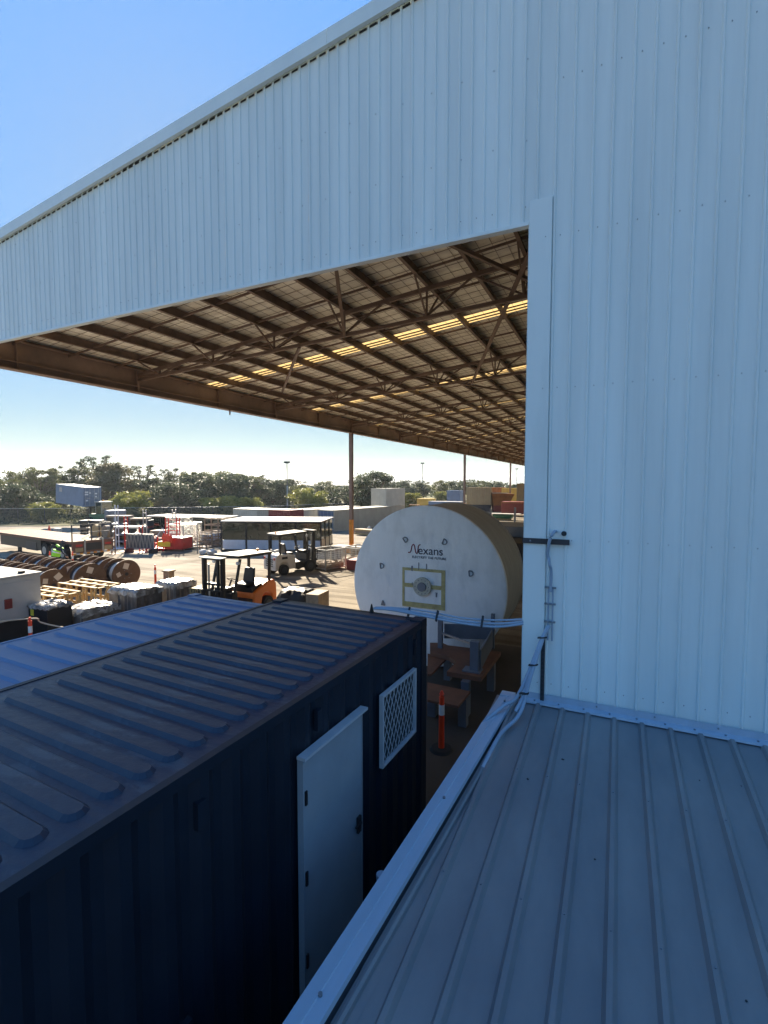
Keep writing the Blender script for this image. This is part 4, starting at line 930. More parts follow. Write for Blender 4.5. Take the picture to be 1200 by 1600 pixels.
# pallet stacks and drums of clutter behind the trailer
def pallets(label, px_, d_, n_, rz, m='timbergrey'):
    t = thing('pallet_stack', label, 'pallets', W(px_, d_), rz, 'pallet stacks in the yard')
    for k in range(n_):
        d__ = box('pallet', M[m], t, .02 * (k % 2), 1.16 + .02 * (k % 2), 0, 1.1, .15 * k + .10, .15 * k + .135)
        for y in (0, .5, 1.0): box('bearer', M[m], d__, .02, 1.14, y, y + .1, .15 * k, .15 * k + .099)
for a_ in (('tall timber pallet stack behind the trailer rail', 138, 42, 9, .1, 'timber'), ('grey pallet stack left of the truss panels', 183, 41, 7, .2, 'timbergrey'), ('low timber pallet stack right of the truss panels', 246, 38, 4, -.1, 'timber'),
           ('timber pallet stack behind the mesh cages', 281, 43, 10, 0, 'timber'), ('dark pallet stack by the far long cabin', 232, 41, 8, .3, 'timbergrey'), ('small pallet stack beside the low bench', 547, 33, 5, .2, 'timbergrey')): pallets(*a_)
# ------------------------------------------------------------------ red stand with flags
p = G(250, 861); t = thing('red_lifting_frame', 'red steel frame hung with orange flags and a yellow plate', 'lifting frame', (p.x, p.y, p.z), R(18))
box('tub', M['red'], t, .3, 1.75, .1, 1.5, .12, .95, bevel=.02); box('tub_lid', M['creamlt'], t, .28, 1.78, .08, 1.52, .951, .99)
for x in (-1.15, -.25, .2): box('post', M['red'], t, x, x + .08, 0, .08, 0, 1.0 + .1 * (x > -1))
for z in (.15, .55, .92): box('rail', M['red'], t, -1.15, .29, .01, .07, z, z + .06)
for z in (.15, .92): box('rail', M['red'], t, -1.15, -1.09, .09, 1.5, z, z + .06)
box('base', M['red'], t, -1.15, .29, .1, 1.5, .1, .16)
box('yellow_plate', M['yellow'], t, -.15, .85, -.06, -.02, .35, .72)
for x in (.05, .95):
    for dx in (-.12, .12): box('tower_post', M['red'], t, x + dx - .03, x + dx + .03, .9, .96, 1.0, 2.45)
for k in range(5): box('tower_rung', M['red'], t, -.1, 1.1, .965, .99, 1.15 + .27 * k, 1.2 + .27 * k)
for i, (x, z, s) in enumerate(((-.85, .5, .35), (-.55, .62, .38), (-.35, .4, .33), (.45, 1.0, .42), (.75, 1.05, .38), (1.0, .95, .34))):
    q = MB(); rnd = random.Random(i)
    n_ = 5; P = [(x + s * .5 * math.sin(2 * math.pi * k / n_) * rnd.uniform(.6, 1.1), z + s * math.cos(2 * math.pi * k / n_) * rnd.uniform(.7, 1.1)) for k in range(n_)]
    q.prism(P, -.12 - .03 * i % 3, -.07 - .03 * i % 3 + .03, 'y'); q.build('flag', M['redorange'], t)
for a, b_ in (((-.3, -.05, .9), (.1, .2, 1.7)), ((.5, -.05, .9), (.15, .2, 1.7))): MB().bar(a, b_, .05).build('brace', M['whitegal'], t)

# ------------------------------------------------------------------ mesh cages
def cage(name, label, loc, rz, A, B, h, m=None, load=True, grp=None):
    m = m or M['galv']; t = thing(name, label, 'cage', loc, rz, grp)
    for x in (0, A):
        for y in (0, B): box('post', m, t, x - .03, x + .03, y - .03, y + .03, 0, h)
    for z in (.12, h):
        for y in (0, B): box('rail', m, t, .03, A - .03, y - .03, y + .03, z - .03, z + .03)
        for x in (0, A): box('rail', m, t, x - .03, x + .03, .03, B - .03, z - .03, z + .03)
    wm = MB(); st_ = .11
    for y in (0, B):
        k = 1
        while k * st_ < A: wm.bar((k * st_, y, .12), (k * st_, y, h), .008); k += 1
        k = 1
        while .12 + k * st_ < h: wm.bar((0, y, .12 + k * st_), (A, y, .12 + k * st_), .008); k += 1
    for x in (0, A):
        k = 1
        while k * st_ < B: wm.bar((x, k * st_, .12), (x, k * st_, h), .008); k += 1
        k = 1
        while .12 + k * st_ < h: wm.bar((x, 0, .12 + k * st_), (x, B, .12 + k * st_), .008); k += 1
    stuff(wm.build('wire', m, t)); box('floor', M['dark'], t, .03, A - .03, .03, B - .03, .1, .14)
    if load:
        lumpy(.08, A - .08, .08, B - .08, .141, .40, .06, 8, 8, seed=int(A * 100)).build('scrap', M['timbergrey'], t)
    return t
p = G(486, 889); cage('mesh_cage', 'galvanised open-top mesh cage with scrap in it, right of the white forklift', p, R(-16), 1.25, 1.5, 1.15)
p = W(533, 29.5); cage('mesh_cage', 'low mesh cage holding red bins beside the yellow column base', p, R(-10), 1.9, 1.4, 1.0, load=True)
t = tag(MB().box(0, 1.3, 0, 1.0, 0, .55).build('red_bin', M['redcont']), 'dull red bin just behind the giant cable drum edge', 'bin'); t.location = W(541, 27.2)
t = thing('low_bench', 'white-topped steel bench behind the mesh cages', 'bench', W(520, 31.5), 0)
box('top', M['white'], t, 0, 2.2, 0, .7, .85, .9)
for x in (.05, 2.1): 
    for y in (.05, .6): box('leg', M['galv'], t, x, x + .05, y, y + .05, 0, .85)
for i, (px_, d_, h_) in enumerate(((262, 37.5, 1.9), (272, 40, 1.9), (258, 40.5, 2.3))):
    cage('mesh_cage', ['tall mesh cage just right of the red lifting frame', 'tall mesh cage behind the red lifting frame tower', 'tallest mesh cage at the back beside the long white roof'][i], W(px_, d_), R(5 * i), 1.6, 1.3, h_, load=False)
p = W(410, 30.2); t = thing('parts_trolley', 'low trolley with white rolls beside the white forklift', 'trolley', p, .2)
box('deck', M['galv'], t, 0, 1.5, 0, .8, .4, .46)
for x, y in ((.15, .1), (1.3, .1), (.15, .7), (1.3, .7)): MB().cyl((x, y - .03, .12), (x, y + .03, .12), .12, 12).build('caster', M['rubber'], t); box('leg', M['dark'], t, x - .02, x + .02, y - .02, y + .02, .2, .4)
for k in range(3): MB().cyl((.2 + .45 * k, .1, .6), (.2 + .45 * k, .7, .6), .14, 14).build('roll', M['white'], t, smooth=True)
# rubbish heap of white bags near the cabins
for i, (px_, d_) in enumerate(((316, 34.3), (330, 34.0), (378, 33.8))): 
    q = bmesh.new(); bmesh.ops.create_icosphere(q, subdivisions=2, radius=.32)
    for v in q.verts: v.co *= random.uniform(.8, 1.2); v.co.z = max(v.co.z * .7, -.15)
    me = bpy.data.meshes.new('sack'); q.to_mesh(me); q.free(); me.materials.append(M['white']); o = put('sack', me, loc=W(px_, d_, .15))
    tag(o, ['white sack on the yard in front of the brown slat crates', 'white sack between the crates and the glazed cabin', 'white sack in front of the green glazed cabin'][i], 'sack')

# ------------------------------------------------------------------ green-glazed modular cabins
def cabin(name, label, P0, P1, P2, h, nf, ns):
    """front from P0 to P1, side from P1 to P2 (plan points)"""
    P0, P1, P2 = [Vector((p.x, p.y)) for p in (P0, P1, P2)]; g = min(gz(*P0), gz(*P1)) - .1
    u = (P1 - P0); A = u.length; u.normalize(); v = Vector((-u.y, u.x)); B = max(1.0, (P2 - P1).dot(v)); t = thing(name, label, 'cabin', (P0.x, P0.y, g), math.atan2(u.y, u.x))
    box('core', M['black'], t, .12, A - .12, .12, B - .12, .1, h - .1)
    box('roof', M['white'], t, -.06, A + .06, -.06, B + .06, h, h + .09, bevel=.02)
    box('base_rail', M['black'], t, 0, A, 0, B, .1, .25)
    for k in range(nf):
        a, b_ = A * k / nf + .07, A * (k + 1) / nf - .07; mid = (a + b_) / 2
        box('window_pane', M['glassgreen'], t, a, mid - .01, .02, .06, .98, h - .08); box('window_pane', M['glassgreen'], t, mid + .01, b_, .02, .06, .98, h - .08)
        box('lower_panel', M['bluewhite'], t, a, b_, .01, .06, .26, .95); box('mullion', M['black'], t, A * k / nf - .05, A * k / nf + .05, -.03, .05, .1, h - .001)
    for k in range(ns):
        a, b_ = B * k / ns + .07, B * (k + 1) / ns - .07
        box('window_pane', M['glassgreen'], t, A - .06, A - .02, a, b_, .98, h - .08); box('lower_panel', M['creamlt'], t, A - .06, A - .01, a, b_, .26, .95); box('mullion', M['black'], t, A - .05, A + .03, B * k / ns + (.06 if k == 0 else 0), B * k / ns + .1, .1, h - .001)
    return t
cabin('glazed_cabin', 'long cabin with dark green glass above pale panels and a flat white roof', W(345, 36.2), W(501, 35.6), W(541, 40.2), 2.28, 4, 3)
cabin('glazed_cabin', 'far dark-fronted cabin under a long thin white roof behind the crates', W(228, 46), W(343, 43.5), W(352, 46.5), 2.25, 5, 2)

# ------------------------------------------------------------------ storage racks and steel behind the trailer
def rack(label, px0, px1, d0, h, m, seed):
    rnd = random.Random(seed); a, b_ = W(px0, d0), W(px1, d0); u = (b_ - a); A = Vector((u.x, u.y)).length
    t = thing('steel_stack', label, 'steel stack', a, math.atan2(u.y, u.x))
    n_ = 3
    for k in range(n_):
        z = h * (k + 1) / n_ - .12; box('beam_bundle', m if k == n_ - 1 else M[rnd.choice(['greysteel', 'timbergrey', 'redcont'])], t, rnd.uniform(0, .5), A - rnd.uniform(0, .5), 0, 1.0, z - .18, z, bevel=.02)
        for x in (.3, A * .5, A - .4): box('dunnage', M['dark'], t, x, x + .12, -.02, 1.02, z - .18 - (h / n_ - .18), z - .181)
    return t
rack('tallest brown-topped stack of steel lengths behind the trailer tail', 160, 205, 47, 2.3, M['timbergrey'], 1)
rack('low grey-sided stack of steel between trailer and red frame', 172, 225, 40, 1.7, M['galv'], 2)
rack('brown-topped steel stack left of the red lifting frame', 196, 236, 44, 2.2, M['timbergrey'], 3)
rack('dark steel stack beyond the trailer deck rail', 118, 160, 44, 2.0, M['dark'], 4)
for i, (px_, d_, h_, m_) in enumerate(((178, 38, 3.4, 'whitegal'), (192, 36, 2.6, 'red'), (222, 39, 3.0, 'galv'), (215, 35.5, 2.0, 'red'), (268, 40, 3.0, 'galv'), (152, 37, 2.2, 'dark'), (171, 34.5, 1.9, 'rust'))):
    t = thing('steel_stand', 'thin %s steel stand %s' % (('pale', 'red', 'galvanised', 'short red', 'grey', 'black', 'rusty')[i], ('tallest beside the grey steel stack', 'just right of the trailer tail', 'rising behind the truss panels', 'at the end of the truss panels', 'behind the mesh cages', 'beside the trailer rail', 'next to the trailer tail lamps')[i]), 'stand', W(px_, d_))
    for dx in (0, .35): box('post', M[m_], t, dx, dx + .06, 0, .06, 0, h_)
    for k in range(3): box('rung', M[m_], t, .061, .349, .01, .05, h_ * (.3 + .3 * k), h_ * (.3 + .3 * k) + .05)
    box('foot', M[m_], t, -.2, .6, -.3, .4, 0, .03)
a, b_ = W(194, 35), W(238, 34.6); u = b_ - a; A = Vector((u.x, u.y)).length
t = thing('truss_panels', 'row of grey latticed truss panels left of the red frame', 'truss', a, math.atan2(u.y, u.x))
for z in (.35, 1.35): box('chord', M['greysteel'], t, 0, A, 0, .08, z, z + .06)
for k in range(8):
    x = A * k / 8; MB().bar((x, .04, .4), (x + A / 16, .04, 1.35), .05).build('web', M['galv'], t); MB().bar((x + A / 16, .04, 1.35), (x + A / 8, .04, .4), .05).build('web', M['galv'], t)
box('backing_sheet', M['greysteel'], t, .05, A - .05, .12, .14, .38, 1.33)
for x in (.1, A - .2): box('foot', M['dark'], t, x, x + .1, -.3, .6, 0, .35)

# ------------------------------------------------------------------ heavy forklift with raised container
p = W(143, 62)
lc, _ = container('raised_container', 'slate blue container held up on the forks of a green machine', 'shipping container', W(122, 66, 2.9), 0, 6.06, 2.591, M['bluecont'], M['bluedoor'])
lc.rotation_euler = (0, R(4), R(-2.0))
box('sign_panel', M['white'], lc, -2.2, -1.6, -1.235, -1.225, 1.6, 2.2)
for y, z, s in ((-.75, 1.9, .3), (-.75, 1.6, .3), (-.3, 1.8, .15), (-.7, .8, .2), (.5, 1.7, .2), (.5, 1.3, .15)): box('door_plate', M['whitegal'], lc, 3.035, 3.05, y - s * .7, y + s * .7, z - .09, z + .09)
t = thing('container_handler', 'green container forklift with a cream cab under the raised container', 'forklift', W(160, 64.5), R(172))
box('chassis', M['green'], t, -2.6, 1.6, -1.0, 1.0, .7, 1.7, bevel=.08); box('counterweight', M['greysteel'], t, -3.6, -2.6, -1.2, 1.2, .6, 2.3, bevel=.15)
cb_ = box('cab', M['glassgreen'], t, -1.0, .5, -.65, .65, 1.7, 3.2); box('cab_roof', M['creamlt'], t, -1.1, .6, -.75, .75, 3.2, 3.35, bevel=.03)
for x in (-1.0, .44):
    for y in (-.66, .6): box('cab_post', M['creamlt'], cb_, x, x + .07, y, y + .07, 1.7, 3.2)
MB().cyl((-.2, 0, 3.35), (-.2, 0, 3.55), .08, 10).build('beacon', M['orange'], t)
ms = MB(); ms.box(1.7, 2.0, -.8, -.55, .3, 4.6); ms.box(1.7, 2.0, .55, .8, .3, 4.6)
for z in (.6, 2.4, 4.3): ms.box(1.75, 1.95, -.54, .54, z, z + .2)
ms.build('mast', M['black'], t)
for x in (-2.2, 1.0):
    for y in (-1.25, 1.25): wheel(t, x, y, .65, .45, M['galv'])

# ------------------------------------------------------------------ farther containers
def far_cont(label, px_, d_, rz, L, body, door, Hh=2.591, base=0, grp='containers across the yard', roofm=None, fine=False):
    return container('shipping_container', label, 'shipping container', W(px_, d_, base), rz, L, Hh, body, door, roofm, group=grp, fine=fine)[0]
A90 = R(90); Q = R(-90)
# local +x is the door end; doors face the camera at -90 deg
far_cont('leftmost pale cream container in the row behind the glazed cabin', 406, 58, 0, 6.06, M['creamlt'], M['creamlt'])
far_cont('second cream container behind the glazed cabin', 0 + 428, 56.3, R(2), 3.0, M['cream'], M['creamlt'])
far_cont('oxide red container behind the glazed cabin roof', 447, 54.6, R(0), 3.0, M['redcont'], M['redcont'])
far_cont('cream container with slate blue doors behind the red one', 508, 62, Q - R(6), 12.19, M['creamlt'], M['bluedoor'], roofm=M['creamlt'], fine=True)
far_cont('cream container with slate blue doors nearest the yellow column', 558, 61.5, Q - R(8), 12.19, M['cream'], M['bluedoor'], roofm=M['creamlt'], fine=True)
sx_ = W(607, 73.5)
c1 = far_cont('lower cream container of the two-high stack', 607, 72.5, R(28), 6.06, M['cream'], M['cream'])
c3 = far_cont('upper cream container of the two-high stack', 607, 72.5, R(28), 6.06, M['creamlt'], M['creamlt'], base=2.595)
for q_ in (c1, c3): q_.rotation_euler.z = R(-93)
def on_frame(t, b, L):
    box('support_frame', M['dark'], t, -L / 2 + .1, L / 2 - .1, -1.1, 1.1, -b, -.01)
for lb, px_, d_, rz, L, m1, Hh, b in (('slate blue container among the trees right of the drum top', 711, 108, 0, 3.0, 'bluecont', 2.59, .5), ('tan container with a small notice seen over the giant drum', 749, 82, R(8), 4.0, 'tancont', 2.9, 1.1),
        ('bright yellow container behind the rusty skip', 799, 97, R(5), 3.6, 'yelcont', 2.8, .9), ('tan container tucked against the blue wall jamb', 828, 80, R(5), 4.0, 'tancont', 3.0, 1.6), ('orange brown container between tan and yellow ones', 776, 101, R(5), 3.6, 'brownbin', 2.5, 1.3)):
    on_frame(far_cont(lb, px_, d_, rz, L, M[m1], M[m1], Hh=Hh, base=b), b, L)
p = W(771, 80, .5); t = thing('rusty_skip', 'rusty orange hopper skip between the tan and yellow containers', 'skip', p, R(20))
b = MB(); b.prism([(0, .5), (2.4, .5), (3.4, 2.4), (-.2, 2.6)], 0, 2.2, 'y'); b.build('hopper', M['brownbin'], t, bevel=.03); box('rim', M['creamlt'], t, -.25, 2.4, -.06, 0, 2.5, 2.62); box('base', M['redcont'], t, 0, 2.6, 0, 2.2, -.5, .5)
p = W(800, 70); t = thing('rusty_bin', 'dark red-brown bin right of the rusty skip', 'bin', p, 0); box('tub', M['redcont'], t, -1.5, 1.6, 0, 2, .3, 2.0, bevel=.03); box('ribs', M['brownbin'], t, -1.55, 1.65, -.06, -.001, 1.8, 1.92)
p = W(772, 62); t = thing('green_bundle', 'low dark green bundle on the ground behind the giant drum', 'bundle', p, 0); box('bundle', M['green'], t, -.2, 2.2, 0, 1.2, .2, .75, bevel=.1); box('sheet', M['white'], t, -.6, 3.2, -.1, 1.3, .751, .82); box('bearer', M['timber'], t, 0, 2.0, .1, 1.1, 0, .2)
for i, (px_, d_) in enumerate(((767, 44), (805, 44))): 
    tag(MB().box(-.08, .08, -.08, .08, 0, 2.5).box(-.2, .2, -.2, .2, 0, .05).build('steel_post', M['greysteel']), ('short grey post left of the green bundle', 'short grey post right of the green bundle')[i], 'post').location = W(px_, d_)
p = Vector((-4.6, 26.5)); t = thing('grey_block', 'big dark block with a grey top standing behind the giant drum', 'block', (-5.9, 21.5, 0), R(3)); box('body', M['black'], t, 1.2, 3.4, 0, 2.6, 0, 2.05, bevel=.03); box('cover', M['greysteel'], t, -.6, 3.45, 2.61, 5.6, 0, 2.55, bevel=.03)
t = thing('yellow_skip', 'small yellow skip beside an orange rack left of the drum top', 'skip', W(663, 92), 0); box('tub', M['yelcont'], t, -1.5, 1.6, 0, 2, .9, 2.6, bevel=.05); box('base', M['green'], t, -1.3, 1.4, .1, 1.9, 0, .9)
t = thing('orange_rack', 'small orange steel rack next to the yellow skip', 'rack', W(646, 90), 0)
for x in (-.9, .9): box('post', M['brownbin'], t, x, x + .1, 0, .1, 0, 1.9)
for z in (.8, 1.3, 1.85): box('shelf', M['brownbin'], t, -.9, 1.0, .0, .9, z, z + .07)
t = thing('low_flat_container', 'low dark blue flat rack just above the drum rim', 'flat rack', W(690, 88), 0); box('deck', M['bluecont'], t, -2.5, 3.5, 0, 2.3, .9, 1.6); box('top', M['white'], t, -2.5, 3.5, 0, 2.3, 1.601, 1.68)
t = thing('timber_sleepers', 'low stack of timber sleepers on the yard beside the yellow column', 'timber', W(570, 50), R(-15))
for k in range(3):
    for j in range(2): box('sleeper', M['timbergrey'] if (k + j) % 2 else M['timber'], t, -1.5 + .1 * j, 2.8 - .2 * k, j * .5, j * .5 + .42, .05 + k * .2, .23 + k * .2)
t = thing('water_jug', 'white round jug standing on the yard by the stacked containers', 'jug', W(577, 54)); MB().cyl((0, 0, 0), (0, 0, .55), .22, 14).cyl((0, 0, .55), (0, 0, .75), .22, 14, .07).build('bottle', M['white'], t, smooth=True)
# orange cone and kerb block by the fence
t = thing('traffic_cone', 'orange traffic cone by a concrete block near the fence', 'traffic cone', W(75, 55)); MB().cyl((0, 0, .04), (0, 0, .75), .2, 16, .04).build('cone', M['redorange'], t, smooth=True); box('base', M['redorange'], t, -.26, .26, -.26, .26, 0, .04)
tag(MB().box(0, 1.0, 0, .5, 0, .45).build('concrete_block', M['galv'], bevel=.03), 'grey concrete block beside the traffic cone', 'block').location = W(80, 55)
# floodlight masts
def mast(label, px_, d_, h, dark=False):
    t = thing('light_mast', label, 'light mast', W(px_, d_), 0, 'floodlight masts'); MB().cyl((0, 0, 0), (0, 0, h * .55), .16, 12, .12).build('lower_pole', M['whitegal'], t, smooth=True)
    MB().cyl((0, 0, h * .55), (0, 0, h), .10, 12, .08).build('upper_pole', M['dark'], t, smooth=True)
    hd = MB(); hd.box(-.55, .55, -.12, .12, h, h + .1); hd.box(-.5, -.1, -.35, .3, h + .1, h + .38); hd.box(.1, .5, -.3, .35, h + .1, h + .38); hd.build('floodlight_head', M['dark'], t); return t
mast('tall floodlight mast above the trees left of the column', 449, 100, 10.2); mast('floodlight mast right of the stacked containers', 660, 150, 10.6); mast('small far floodlight mast beside the last column', 807, 190, 10)

# ------------------------------------------------------------------ boundary fence
def fence(label, A, B, h=2.3, grp='boundary mesh fences'):
    A = Vector((A.x, A.y)); B = Vector((B.x, B.y)); L = (B - A).length; n_ = max(1, round(L / 3.2)); t = thing('mesh_fence', label, 'fence', (0, 0, 0), 0, grp)
    for k in range(n_ + 1):
        p = A.lerp(B, k / n_); g = gz(p.x, p.y); MB().cyl((p.x, p.y, g), (p.x, p.y, g + h), .04, 8).build('post', M['dark'], t)
        if k < n_:
            q = A.lerp(B, (k + 1) / n_); g2 = gz(q.x, q.y)
            me = bpy.data.meshes.new('mesh_panel'); me.from_pydata([(p.x, p.y, g + .05), (q.x, q.y, g2 + .05), (q.x, q.y, g2 + h - .05), (p.x, p.y, g + h - .05)], [], [(0, 1, 2, 3)]); me.materials.append(M['chain']); put('mesh_panel', me, t)
            MB().cyl((p.x, p.y, g + h), (q.x, q.y, g2 + h), .03, 6).build('top_rail', M['galv'], t)
fence('dark chain mesh fence behind the trailer and raised container', W(-60, 66), W(188, 71)); fence('chain mesh fence running behind the racks and cabins', W(188.5, 71), W(396, 80)); fence('distant mesh fence behind the cream containers', W(397, 80), W(575, 100))

# ------------------------------------------------------------------ trees
def crown_mesh(name, m, seed, wd, ht, ncl, nleaf, leaf, spread=1.0, droop=0.0, base=.35):
    rnd = random.Random(seed); vs = []; fs = []; cs = []
    for k in range(ncl):
        a = rnd.uniform(0, 6.283); z = rnd.uniform(base, 1.0); rr = math.sqrt(rnd.random()) * (1 - .55 * abs(z - .62) / .5) * .5
        cs.append((wd * rr * math.cos(a), wd * rr * math.sin(a), ht * (z * .93), rnd.uniform(.09, .17) * wd * spread))
    for (cx, cy, cz, cr) in cs:
        for j in range(nleaf):
            while True:
                d = Vector((rnd.uniform(-1, 1), rnd.uniform(-1, 1), rnd.uniform(-1, 1)))
                if .1 < d.length <= 1: break
            d = d.normalized() * (d.length ** .8) * rnd.choice((1, 1, 1.25)); c = Vector((cx, cy, cz)) + Vector((d.x * cr * 1.15, d.y * cr * 1.15, d.z * cr * .62 - droop * abs(d.x) * cr))
            s = leaf * rnd.uniform(.6, 1.35); a = Vector((rnd.gauss(0, 1), rnd.gauss(0, 1), rnd.gauss(0, .7))).normalized(); b_ = a.cross(Vector((rnd.gauss(0, 1), rnd.gauss(0, 1), rnd.gauss(0, 1)))).normalized()
            o = len(vs); vs += [c - a * s, c + b_ * s * .45, c + a * s, c - b_ * s * .45]; fs.append((o, o + 1, o + 2, o + 3))
    me = bpy.data.meshes.new(name); me.from_pydata([tuple(v) for v in vs], [], fs); me.materials.append(m); return me, cs
def trunk_mesh(cs, ht, wd, seed):
    rnd = random.Random(seed); b = MB(); r0 = ht * .018 + .05; fork = ht * rnd.uniform(.2, .35)
    b.tube([(0, 0, -.3), (.1, 0, fork * .5), (.0, .08, fork)], r0, 8)
    for (x, y, z, c_) in cs[:30]:
        m_ = Vector((x * .45, y * .45, fork + (z - fork) * .55)); b.cyl((0, .08, fork - .05), m_, r0 * .62, 6, r0 * .42); b.cyl(m_, (x, y, z), r0 * .42, 6, r0 * .2)
    return b.mesh('trunk', M['bark'])
kinds = {}
def kind(key, m, seed, wd, ht, ncl, nleaf, leaf, **kw):
    cm, cs = crown_mesh('crown', m, seed, wd, ht, ncl, nleaf, leaf, **kw); kinds[key] = (cm, trunk_mesh(cs, ht, wd, seed), ht)
kind('gumA', M['leafA'], 1, 7.5, 9, 34, 170, .17, spread=.72, base=.3)
kind('gumB', M['leafA'], 2, 9, 8, 44, 160, .18, spread=.72, base=.3)
kind('darkA', M['leafB'], 3, 8, 8, 58, 170, .19, spread=.85, base=.08)
kind('darkB', M['leafB'], 4, 9, 7, 60, 170, .19, spread=.85, base=.08)
kind('greyA', M['leafD'], 5, 7, 9, 40, 190, .18, spread=.95, base=.1, droop=.5)
kind('wattle', M['leafC'], 6, 5, 4, 30, 170, .18, spread=1.15, base=.12)
kind('sparse', M['leafB'], 7, 7, 10, 60, 70, .15, spread=.5, base=.34)
SC = {'gumA': 'olive green gum tree with a clumpy open crown', 'gumB': 'broad olive gum tree with layered clumps', 'darkA': 'dense dark blue-green tree', 'darkB': 'wide dark evergreen tree',
      'greyA': 'grey-brown drooping tree', 'wattle': 'yellow-green wattle bush', 'sparse': 'tall sparse dark gum with gappy crown'}
def tree(k, px_, d_, top, where):            # top = photo row reached by the crown
    p = W(px_, d_); cm, tm_, ht = kinds[k]; hgt = (CAMH - p.z) + (755 - top) / F * d_; s = hgt / (ht * .98)
    t = thing('wattle_bush' if k == 'wattle' else 'gum_tree' if k in ('gumA', 'gumB', 'sparse') else 'evergreen_tree', SC[k].replace(' with a clumpy open crown', '').replace(' with gappy crown', '') + ' ' + where, 'bush' if k == 'wattle' else 'tree', p, random.uniform(0, 6.28), 'trees beyond the yard fence')
    t.scale = (s * random.uniform(.95, 1.2), s * random.uniform(.95, 1.2), s); put('trunk', tm_, t); put('crown', cm, t)
fr = [('gumB', 4, 82, 750, 'at the far left edge'), ('darkA', -22, 84, 745, 'left of the frame'), ('darkB', 30, 78, 757, 'low behind the left fence'), ('gumA', 62, 92, 727, 'above the left end of the raised container'),
      ('gumB', 42, 96, 738, 'left of the tall gum behind the container'), ('darkA', 92, 98, 742, 'behind the raised container'), ('sparse', 112, 102, 724, 'over the raised container roof'), ('sparse', 152, 104, 709, 'tallest above the yard, right of the raised container'),
      ('gumA', 136, 96, 728, 'under the tallest sparse gum'), ('greyA', 180, 88, 722, 'right of the raised container'), ('greyA', 164, 84, 745, 'close behind the green machine'), ('gumB', 200, 92, 748, 'behind the steel stacks'),
      ('sparse', 222, 104, 724, 'rising alone above the steel stacks'), ('wattle', 206, 76, 768, 'by the fence behind the steel stacks'), ('darkA', 240, 90, 748, 'left of the centre treeline'), ('sparse', 262, 98, 729, 'rising over the long white roof'),
      ('darkB', 275, 84, 755, 'low behind the long white roof'), ('gumA', 286, 98, 734, 'above the brown crates'), ('darkA', 305, 94, 741, 'behind the brown crates'), ('gumB', 325, 100, 737, 'left of the mid treeline hump'),
      ('darkB', 350, 88, 743, 'above the glazed cabin left end'), ('darkA', 368, 92, 740, 'above the glazed cabin middle'), ('gumA', 385, 98, 738, 'behind the mid treeline'), ('sparse', 405, 102, 740, 'at the right end of the tall treeline'),
      ('darkB', 425, 104, 750, 'left of the floodlight mast'), ('darkA', 446, 108, 749, 'at the floodlight mast'), ('gumB', 470, 100, 757, 'right of the floodlight mast'), ('wattle', 482, 92, 763, 'bushy right of the floodlight mast'),
      ('darkB', 500, 118, 757, 'between mast and column'), ('gumA', 522, 108, 757, 'left of the yellow column'), ('darkB', 540, 104, 760, 'right behind the yellow column'), ('darkA', 560, 100, 758, 'just right of the yellow column'),
      ('darkA', 584, 94, 737, 'dome-shaped above the stacked containers'), ('gumB', 572, 98, 744, 'behind the dome-shaped tree'), ('wattle', 642, 110, 770, 'right of the stacked containers'), ('darkB', 640, 125, 751, 'behind the second floodlight mast'),
      ('gumA', 662, 130, 752, 'at the second floodlight mast'), ('gumB', 688, 128, 751, 'over the giant drum top'), ('darkB', 712, 135, 752, 'over the slate blue container'), ('gumB', 738, 140, 753, 'left above the tan container'),
      ('gumA', 755, 142, 750, 'above the tan container'), ('darkB', 775, 150, 753, 'above the orange brown container'), ('darkA', 800, 160, 757, 'beside the last column'), ('gumB', 822, 160, 755, 'behind the jamb of the blue wall'), ('wattle', 690, 120, 768, 'behind the low flat rack'),
      ('wattle', 70, 74, 785, 'round and low under the raised container'), ('wattle', 335, 82, 778, 'bright behind the fence above the crates'), ('wattle', 362, 82, 775, 'bright above the glazed cabin'), ('wattle', 388, 83, 777, 'bright at the right of the fence'), ('greyA', 255, 78, 776, 'pale and small beside the fence'),
      ('darkB', -70, 86, 742, 'well left of the frame'), ('gumB', -110, 90, 735, 'farthest left outside the frame'), ('darkA', 610, 120, 752, 'behind the two-high stack'), ('gumB', 505, 140, 752, 'far behind between mast and column')]
for a in fr: tree(*a)
# scrub and grass between the trunks
sb = MB(); rnd = random.Random(5); V_, F_ = [], []
for k in range(26000):
    d_ = rnd.uniform(70, 128); px_ = rnd.uniform(-140, 830)
    if d_ < 71 + max(0, px_ - 180) * .06 + (14 if px_ > 560 else 0): continue
    p = W(px_, d_); hgt = .25 + 2.2 * rnd.random() ** 2 * (1 if (math.sin(px_ * .07) + math.sin(d_ * .3 + px_ * .02)) > -.2 else .35); c_ = p + Vector((rnd.gauss(0, .5), rnd.gauss(0, .5), hgt * rnd.random()))
    s = rnd.uniform(.12, .3); a = Vector((rnd.gauss(0, 1), rnd.gauss(0, 1), rnd.gauss(0, 1))).normalized(); b_ = a.cross(Vector((rnd.gauss(0, 1), rnd.gauss(0, 1), rnd.gauss(0, 1)))).normalized(); o = len(V_)
    V_ += [tuple(c_ - a * s), tuple(c_ + b_ * s * .5), tuple(c_ + a * s), tuple(c_ - b_ * s * .5)]; F_.append((o, o + 1, o + 2, o + 3))
me = bpy.data.meshes.new('scrub'); me.from_pydata(V_, [], F_); me.materials.append(M['leafA']); o = stuff(put('scrub', me)); tag(o, 'low olive scrub growing under the trees behind the fence', 'scrub')
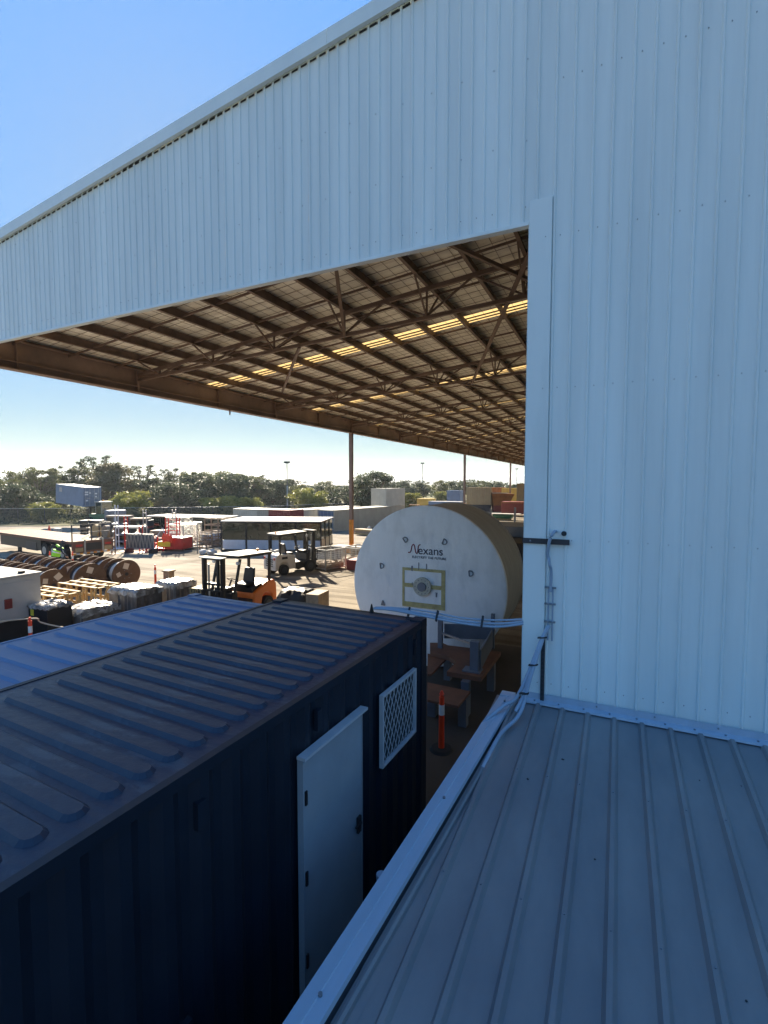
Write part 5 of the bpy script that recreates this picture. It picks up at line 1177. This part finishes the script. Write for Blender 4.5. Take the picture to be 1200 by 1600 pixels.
# a far wood closing the gaps
V_, F_ = [], []
for k in range(52000):
    d_ = rnd.uniform(165, 330); l = rnd.uniform(-330, 330) ; x = FX * d_ + RX * l; y = FY * d_ + RY * l
    top = (4.4 + 2.2 * math.sin(l * .05 + d_ * .02) + 1.6 * math.sin(l * .17) - (2.5 if -60 < l < -20 else 0)); c_ = Vector((x, y, -1.5 + top * rnd.random() ** .6))
    s = rnd.uniform(.4, .9); a = Vector((rnd.gauss(0, 1), rnd.gauss(0, 1), rnd.gauss(0, .6))).normalized(); b_ = a.cross(Vector((rnd.gauss(0, 1), rnd.gauss(0, 1), rnd.gauss(0, 1)))).normalized(); o = len(V_)
    V_ += [tuple(c_ - a * s), tuple(c_ + b_ * s * .5), tuple(c_ + a * s), tuple(c_ - b_ * s * .5)]; F_.append((o, o + 1, o + 2, o + 3))
me = bpy.data.meshes.new('far_wood'); me.from_pydata(V_, [], F_); me.materials.append(M['leafB']); o = stuff(put('far_wood', me)); tag(o, 'hazy low woodland filling the plain below the hills', 'woodland')
# distant warehouse roofs
for i, (px_, d_, L, h_) in enumerate(((500, 350, 46, 6.2), (445, 420, 30, 8.4))):
    t = thing('warehouse', ('long white warehouse roof showing over the trees left of the column', 'pale warehouse roof beyond the floodlight mast')[i], 'warehouse', W(px_, d_), YAW)
    b = MB(); b.box(-L / 2, L / 2, 0, 25, 0, h_ - 1.5); b.build('wall', M['cream'], t); b = MB(); b.prism([(-.5, h_ - 1.6), (12.5, h_), (25.5, h_ - 1.6)], -L / 2 - .5, L / 2 + .5, 'x'); b.build('roof', M['white'], t)

# ------------------------------------------------------------------ haze
hz = MB(); cx, cy = FX * 1400, FY * 1400
hz.T = Matrix.Translation((cx, cy, 0)) @ Matrix.Rotation(YAW, 4, 'Z'); hz.box(-5200, 5200, -4800, 2500, -3.0, 70.0); ho = hz.build('haze', M['gap']); stuff(ho); ho['label'] = 'thin pale haze lying over the plain'; ho['category'] = 'haze'
hm = bpy.data.materials.new('haze_air'); hm.use_nodes = True; hn = hm.node_tree.nodes; hn.remove(hn['Principled BSDF']); pv = hn.new('ShaderNodeVolumePrincipled')
pv.inputs['Color'].default_value = (0.85, 0.92, 1.0, 1); pv.inputs['Density'].default_value = 0.0002; pv.inputs['Anisotropy'].default_value = 0.3
hm.node_tree.links.new(pv.outputs[0], hn['Material Output'].inputs['Volume']); ho.data.materials.clear(); ho.data.materials.append(hm)
